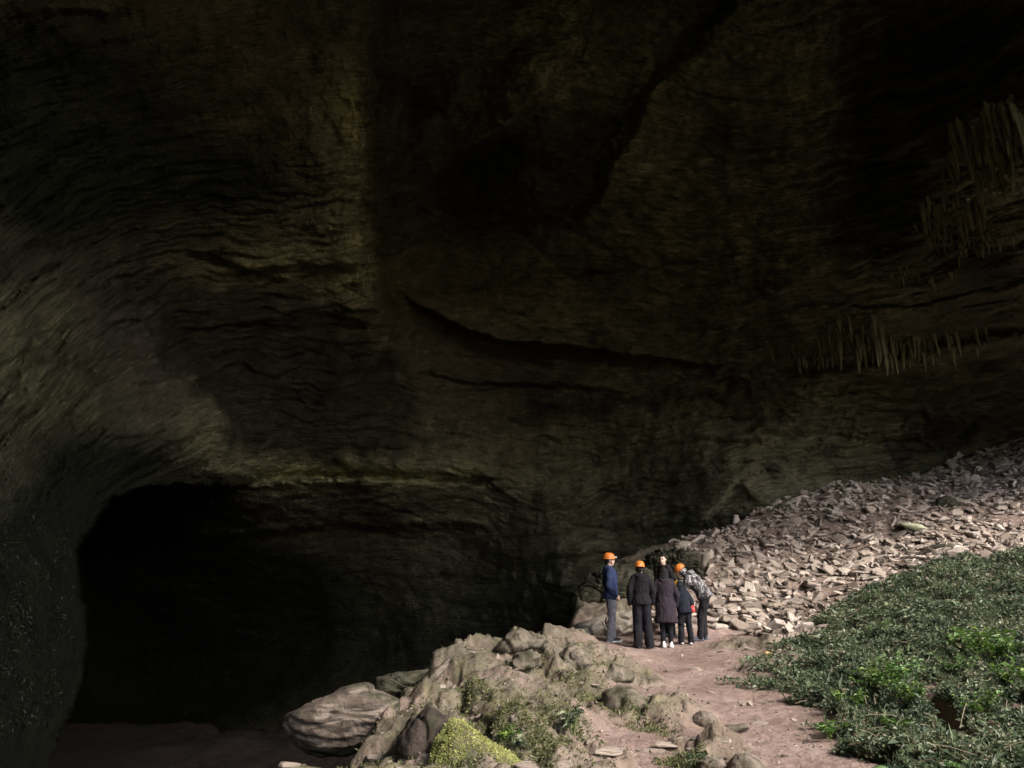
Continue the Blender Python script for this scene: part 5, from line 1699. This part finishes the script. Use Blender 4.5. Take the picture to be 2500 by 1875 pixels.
    for sd in (-1, 1):
        bm = bmesh.new(); ell(bm, hp_(sd * 0.029, 0.083, 0.008), 0.011 * s, 0.008 * s, 0.0055 * s, HM, 10, 7)
        link('eye', solid(bm, 'eye', 0, 0, M_EYE, remesh=False), root)
        bm = bmesh.new(); tube(bm, [hp_(sd * 0.014, 0.092, 0.026), hp_(sd * 0.03, 0.091, 0.031), hp_(sd * 0.046, 0.078, 0.027)], [0.004 * s, 0.005 * s, 0.003 * s], 6)
        link('eyebrow', solid(bm, 'eyebrow', 0, 0, M_HAIR, remesh=False), root)
    bm = bmesh.new(); tube(bm, [hp_(-0.021, 0.09, -0.06), hp_(0, 0.0985, -0.059), hp_(0.021, 0.09, -0.06)], [0.004 * s, 0.0065 * s, 0.004 * s], 8)
    link('mouth', solid(bm, 'mouth', 0, 0, M_LIP, remesh=False), root)
    # ---- trousers
    tw, tm = legs
    bm = bmesh.new()
    loft(bm, torso_rings(0.015, False)[:3])
    for sd in (-1, 1):
        j = J[sd]
        k0, k1, k2 = tw
        mid = j['knee'] * .5 + j['ank'] * .5
        tube(bm, [j['hip'] + S((0, 0, 0.02)), j['hip'] * .55 + j['knee'] * .45, j['knee'], mid + S((0, -0.01, 0)), j['ank'] + S((0, -0.006, -0.012))], [0.098 * s, k0 * s, k1 * s, (k1 + k2) / 2 * s, k2 * s], 14)
    link('trousers', solid(bm, 'trousers', 0.017 * s, 3, tm, 0.011, (9, 9, 6), seed + 1), root)
    # ---- jacket or coat
    jm, jg, hem = jacket
    bm = bmesh.new()
    t1 = (wai - pel).normalized(); b1 = right.cross(t1).normalized()
    R = torso_rings(jg, True)
    if coat:
        low = pel - t1 * 0.40 * s
        R = [(low, right * 0.255 * s, b1 * 0.19 * s), (low + t1 * 0.02 * s, right * 0.257 * s, b1 * 0.192 * s), (pel - t1 * 0.18 * s, right * 0.235 * s, b1 * 0.18 * s), (pel, right * (0.178 + jg) * s, b1 * (0.135 + jg) * s)] + R[2:]
    else:
        R = [(pel - t1 * hem * s, right * (0.165 + jg) * s, b1 * (0.12 + jg) * s), (pel - t1 * (hem - 0.05) * s, right * (0.172 + jg) * s, b1 * (0.127 + jg) * s)] + R[2:]
    loft(bm, R, 20)
    for sd in (-1, 1):
        j = J[sd]
        a = 0.9 + jg * 3
        wr2 = j['wr'] + (j['wr'] - j['el']).normalized() * 0.012 * s
        tube(bm, [j['sh'] + S((-sd * 0.03, 0, 0.0)), j['sh'] * .5 + j['el'] * .5, j['el'], j['el'] * .5 + j['wr'] * .5, wr2], [0.074 * s * a, 0.070 * s * a, 0.061 * s * a, 0.056 * s * a, 0.044 * s * a], 14)
    jo = link('coat' if coat else 'jacket', solid(bm, 'jacket', 0.016 * s, 3, jm, 0.013, (10, 10, 5.5), seed), root)
    if hood:
        bm = bmesh.new()
        b2 = right.cross(tdir).normalized()       # forward or back
        bk = -b2 if b2.y > 0 else b2
        c = sho + tdir * 0.02 * s
        for q in range(15):
            a = math.pi * (q / 14) * 1.5 - math.pi * 0.25
            pass
        pts = []
        for q in range(13):
            a = math.radians(-35 + 250 * q / 12)
            pts.append(c + right * math.cos(a) * 0.10 * s + bk * (math.sin(a) * 0.085 + 0.02) * s + tdir * (0.02 - 0.035 * math.sin(a)) * s)
        tube(bm, pts, [0.026 * s + 0.022 * s * math.sin(math.pi * q / 12) for q in range(13)], 10)
        ell(bm, c + bk * 0.105 * s - tdir * 0.055 * s, 0.10 * s, 0.045 * s, 0.085 * s)
        link('hood', solid(bm, 'hood', 0.011 * s, 4, jm, 0.006, (12, 12, 9), seed + 5), jo)
    if hood == 'up':
        bm = bmesh.new()
        ell(bm, hp_(0.012, -0.05, 0.0), 0.118 * s, 0.118 * s, 0.155 * s, HM)
        link('raised_hood', solid(bm, 'raised_hood', 0.012 * s, 3, jm, 0.004, (14, 14, 14), seed), jo)
    if under_hood:
        bm = bmesh.new()
        ell(bm, hp_(0, -0.025, -0.035), 0.092 * s, 0.10 * s, 0.105 * s, HM)
        link('raised_hood', solid(bm, 'raised_hood', 0.012 * s, 3, jm, 0.004, (14, 14, 14), seed), jo)
    # ---- hair
    bm = bmesh.new()
    if hair == 'long':
        ell(bm, hp_(0, -0.024, 0.026), 0.112 * s, 0.118 * s, 0.108 * s, HM)
        ell(bm, hp_(0, -0.055, -0.05), 0.124 * s, 0.082 * s, 0.115 * s, HM)
        ell(bm, hp_(0, -0.07, -0.12), 0.126 * s, 0.07 * s, 0.085 * s, HM)
    else:
        ell(bm, hp_(0, -0.026, 0.036), 0.0815 * s, 0.094 * s, 0.09 * s, HM)
        ell(bm, hp_(0, -0.055, -0.03), 0.069 * s, 0.05 * s, 0.07 * s, HM)
        ell(bm, hp_(0, 0.04, 0.09), 0.055 * s, 0.035 * s, 0.022 * s, HM)
    link('hair', solid(bm, 'hair', 0.010 * s, 1, M_HAIR, 0.0045, (45, 45, 14), seed), root)
    # ---- helmet
    if helmet:
        bm = bmesh.new()
        prof = [(1.06, 0.0), (1.03, 0.012), (1.0, 0.03), (0.97, 0.055), (0.88, 0.085), (0.72, 0.108), (0.48, 0.124), (0.2, 0.131)]
        c0 = Vector((0, -0.012, 0.028))
        rings = [(hp_(*(c0 + Vector((0, 0, z)))), HM @ Vector((0.104 * r * s, 0, 0)), HM @ Vector((0, 0.124 * r * s, 0))) for r, z in prof]
        inner = [(hp_(*(c0 + Vector((0, 0, z - 0.004)))), HM @ Vector((0.098 * r * s, 0, 0)), HM @ Vector((0, 0.118 * r * s, 0))) for r, z in reversed(prof)]
        loft(bm, list(reversed(inner))[::-1] + rings, 24)
        hel = link('helmet', solid(bm, 'helmet', 0, 0, helmet, remesh=False), root)
        bm = bmesh.new()
        loft(bm, [(hp_(*(c0 + Vector((0, 0, z)))), HM @ Vector((0.104 * r * s, 0, 0)), HM @ Vector((0, 0.124 * r * s, 0))) for r, z in ((1.065, -0.004), (1.085, -0.001), (1.085, 0.005), (1.05, 0.009))], 24)
        link('rim', solid(bm, 'rim', 0, 0, helmet, remesh=False), hel)
        for e in range(10):
            a = math.radians(18 + 36 * e)
            for zz, rr in ((0.062, 0.955), (0.092, 0.83)):
                if zz > 0.08 and e % 2: continue
                cc = c0 + Vector((math.cos(a) * 0.104 * rr, math.sin(a) * 0.124 * rr, zz))
                bm = bmesh.new(); ell(bm, hp_(*cc), 0.0065 * s, 0.0065 * s, 0.009 * s, HM, 6, 4)
                link('vent', solid(bm, 'vent', 0, 0, M_VENT[helmet.name], remesh=False), hel)
        if strap:
            bm = bmesh.new()
            for sd in (-1, 1):
                tube(bm, [hp_(sd * 0.094, 0.03, 0.03), hp_(sd * 0.083, 0.02, -0.03), hp_(sd * 0.052, 0.04, -0.094), hp_(0, 0.05, -0.116)], [0.006 * s] * 4, 6)
                tube(bm, [hp_(sd * 0.088, -0.06, 0.03), hp_(sd * 0.083, -0.02, -0.02), hp_(sd * 0.078, 0.018, -0.05)], [0.006 * s] * 3, 6)
            link('chin_strap', solid(bm, 'chin_strap', 0, 0, M_STRAP, remesh=False), hel)
        if lamp:
            bm = bmesh.new()
            tube(bm, [hp_(0, 0.108, 0.07), hp_(0, 0.142, 0.066)], [0.022 * s, 0.02 * s], 12)
            link('headlamp', solid(bm, 'headlamp', 0, 0, M_LAMP, remesh=False), hel)
    # ---- shoes
    for k, sd in enumerate((-1, 1)):
        j = J[sd]
        fm = rotm(j['yaw'])
        um, smat = shoes
        o0 = Vector((j['ank'].x, j['ank'].y, 0))
        bm = bmesh.new()
        F_ = lambda x, y, z: o0 + fm @ (Vector((x, y, z)) * s)
        loft(bm, [(F_(0, -0.075, 0.05), fm @ Vector((0.03, 0, 0)) * s, fm @ Vector((0, 0, 0.03)) * s), (F_(0, -0.05, 0.062), fm @ Vector((0.042, 0, 0)) * s, fm @ Vector((0, 0, 0.05)) * s),
                  (F_(0, 0.02, 0.06), fm @ Vector((0.043, 0, 0)) * s, fm @ Vector((0, 0, 0.052)) * s), (F_(0, 0.09, 0.048), fm @ Vector((0.045, 0, 0)) * s, fm @ Vector((0, 0, 0.036)) * s),
                  (F_(0, 0.15, 0.04), fm @ Vector((0.046, 0, 0)) * s, fm @ Vector((0, 0, 0.026)) * s), (F_(0, 0.195, 0.034), fm @ Vector((0.026, 0, 0)) * s, fm @ Vector((0, 0, 0.016)) * s)], 14)
        tube(bm, [F_(0, -0.012, 0.07), F_(0, -0.018, 0.115)], [0.045 * s, 0.044 * s], 12)
        sh = link('shoe', solid(bm, 'shoe', 0.0095 * s, 2, um), root)
        bm = bmesh.new()
        outl = [(-0.03, -0.085), (0.03, -0.085), (0.044, -0.05), (0.04, 0.03), (0.051, 0.11), (0.046, 0.165), (0.02, 0.205), (-0.02, 0.205), (-0.046, 0.165), (-0.051, 0.11), (-0.04, 0.03), (-0.044, -0.05)]
        lo = [bm.verts.new(F_(x, y, 0.0)) for x, y in outl]; hi = [bm.verts.new(F_(x * 1.06, y * 1.02, 0.036)) for x, y in outl]
        for q in range(12):
            bm.faces.new((lo[q], lo[(q + 1) % 12], hi[(q + 1) % 12], hi[q]))
        bm.faces.new(hi); bm.faces.new(list(reversed(lo)))
        link('sole', solid(bm, 'sole', 0, 0, smat, remesh=False), sh)
        bm = bmesh.new()
        for q in range(4):
            y = 0.03 + 0.026 * q
            tube(bm, [F_(-0.022, y, 0.105 - 0.011 * q - 0.012), F_(0, y, 0.112 - 0.012 * q - 0.01), F_(0.022, y, 0.105 - 0.011 * q - 0.012)], [0.004 * s] * 3, 6)
        link('laces', solid(bm, 'laces', 0, 0, M_SOLEW if um.name.startswith(('white', 'pink')) else M_STRAP, remesh=False), sh)
    return root


M_VENT = {'orange_helmet': mat_simple('orange_helmet_vent', (0.30, 0.09, 0.012), 0.6), 'yellow_helmet': mat_simple('yellow_helmet_vent', (0.35, 0.17, 0.015), 0.6)}

# 1: the tall one on the left, side view
person(1494, 1566, 14.35, -82, 'tall person in navy top, grey trousers and orange helmet, in profile at the left', H=1.75,
       spine=[(0, 0, .93), (0, 0.015, 1.07), (0, 0.0, 1.29), (0, -0.035, 1.455), (0, -0.01, 1.51)], head=(0, 2, 0),
       arms=[((-0.22, -0.05, 1.12), (-0.20, 0.10, 0.92)), ((0.215, -0.10, 1.13), (0.195, 0.055, 0.925))],
       feet=[(-0.09, 0.06, 4), (0.09, -0.03, -6)], jacket=(M_NAVY, 0.028, 0.09), legs=((0.088, 0.074, 0.072), M_GREYT), shoes=(M_SHOEB, M_SOLEW), helmet=M_ORANGE, lamp=True, seed=1)
# 2: black hoodie, back view
person(1570, 1580, 13.75, 2, 'person in black hooded top, wide black trousers and orange helmet, seen from behind', H=1.65,
       spine=[(0, 0, .92), (0, 0.015, 1.07), (0, 0.02, 1.28), (0, 0.0, 1.44), (0, 0.03, 1.49)], head=(-18, 6, 0),
       arms=[((-0.25, -0.03, 1.14), (-0.235, 0.05, 0.90)), ((0.245, -0.03, 1.14), (0.25, 0.05, 0.89))],
       feet=[(-0.10, 0.03, 14), (0.13, -0.03, -24)], jacket=(M_BLACK, 0.032, 0.06), legs=((0.10, 0.09, 0.092), M_BLACKT), shoes=(M_SHOEB, M_SOLEB), helmet=M_ORANGE, hood='down', seed=2, build=0.97)
# 3: woman in the long dark coat
person(1629, 1576, 13.85, -2, 'bare headed person in knee length dark coat and leggings, seen from behind', H=1.54,
       spine=[(0, 0, .92), (0, 0.02, 1.07), (0, 0.04, 1.28), (0, 0.03, 1.44), (0, 0.065, 1.49)], head=(-8, 14, 0),
       arms=[((-0.27, 0.0, 1.14), (-0.20, 0.17, 0.98)), ((0.275, 0.0, 1.12), (0.25, 0.10, 0.88))],
       feet=[(-0.085, 0.0, 10), (0.085, 0.0, -8)], jacket=(M_PLUM, 0.045, 0.0), legs=((0.082, 0.062, 0.05), M_BLACKT), shoes=(M_SHOEP, M_SOLEW), hair='long', coat=True, hood='down', seed=3)
# 4: man facing the camera, behind the woman
person(1633, 1556, 15.0, 112, 'bare headed dark haired man showing his face behind the person in long coat', H=1.71,
       spine=[(0, 0, .915), (0, 0.0, 1.06), (0, 0.02, 1.28), (0, 0.03, 1.45), (0, 0.06, 1.50)], head=(42, 4, 3), arms=[((-0.25, 0.0, 1.15), (-0.16, 0.2, 1.05)), ((0.25, 0.0, 1.15), (0.14, 0.22, 1.05))],
       feet=[(-0.11, 0.0, 8), (0.11, 0.0, -8)], jacket=(M_BLACK, 0.03, 0.08), legs=((0.088, 0.074, 0.065), M_BLACKT), shoes=(M_SHOEB, M_SOLEB), hair='short', seed=4)
# 5: the child
person(1674, 1569, 14.15, 12, 'child in dark clothes bending forward, yellow helmet half under a black hood', H=1.27,
       spine=[(0, -0.03, .90), (0, 0.01, 1.05), (0, 0.09, 1.26), (0, 0.15, 1.41), (0, 0.21, 1.44)], head=(22, 34, 0),
       arms=[((-0.25, 0.14, 1.10), (-0.20, 0.30, 0.92)), ((0.285, 0.08, 1.10), (0.265, 0.16, 0.80))],
       feet=[(-0.12, 0.05, 8), (0.13, -0.06, -30)], jacket=(M_KID, 0.042, 0.10), legs=((0.10, 0.085, 0.08), M_BLACKT), shoes=(M_SHOEW, M_SOLEW), helmet=M_YELLOW, hood='up', seed=5, strap=False)
# 6: the stooping one on the right
person(1716, 1562, 14.45, 78, 'stooping person in black and white camouflage jacket, dark trousers and orange helmet', H=1.70,
       spine=[(0, -0.10, .90), (0, -0.03, 1.03), (0, 0.12, 1.21), (0, 0.24, 1.33), (0, 0.30, 1.345)], head=(0, 40, 0),
       arms=[((-0.22, 0.30, 1.06), (-0.12, 0.46, 0.92)), ((0.22, 0.30, 1.06), (0.14, 0.44, 0.90))],
       feet=[(-0.09, 0.08, 6), (0.10, -0.02, -4)], jacket=(M_CAMO, 0.045, 0.03), legs=((0.095, 0.078, 0.065), M_DARKB), shoes=(M_SHOEG, M_SHOEG), helmet=M_ORANGE, hood='down', under_hood=True, seed=6, knees=0.035)

# the small red thing held low between the child and the stooping person
bm = bmesh.new()
pp = at(1691, 1489, 14.2)
ell(bm, (0, 0, 0), 0.054, 0.046, 0.064)
tube(bm, [(-0.025, 0, 0.04), (-0.036, 0, 0.068), (0.0, 0, 0.088), (0.036, 0, 0.068), (0.025, 0, 0.04)], [0.010] * 5, 8)
M_RED = mat_simple('red_plastic', (0.58, 0.05, 0.035), 0.4, 0.5, 0.1, 20)
hl = link('handheld_item', solid(bm, 'handheld_item', 0.008, 2, M_RED), label='small bright red rounded object held low between the child and the stooping person', cat='handheld item', loc=pp)
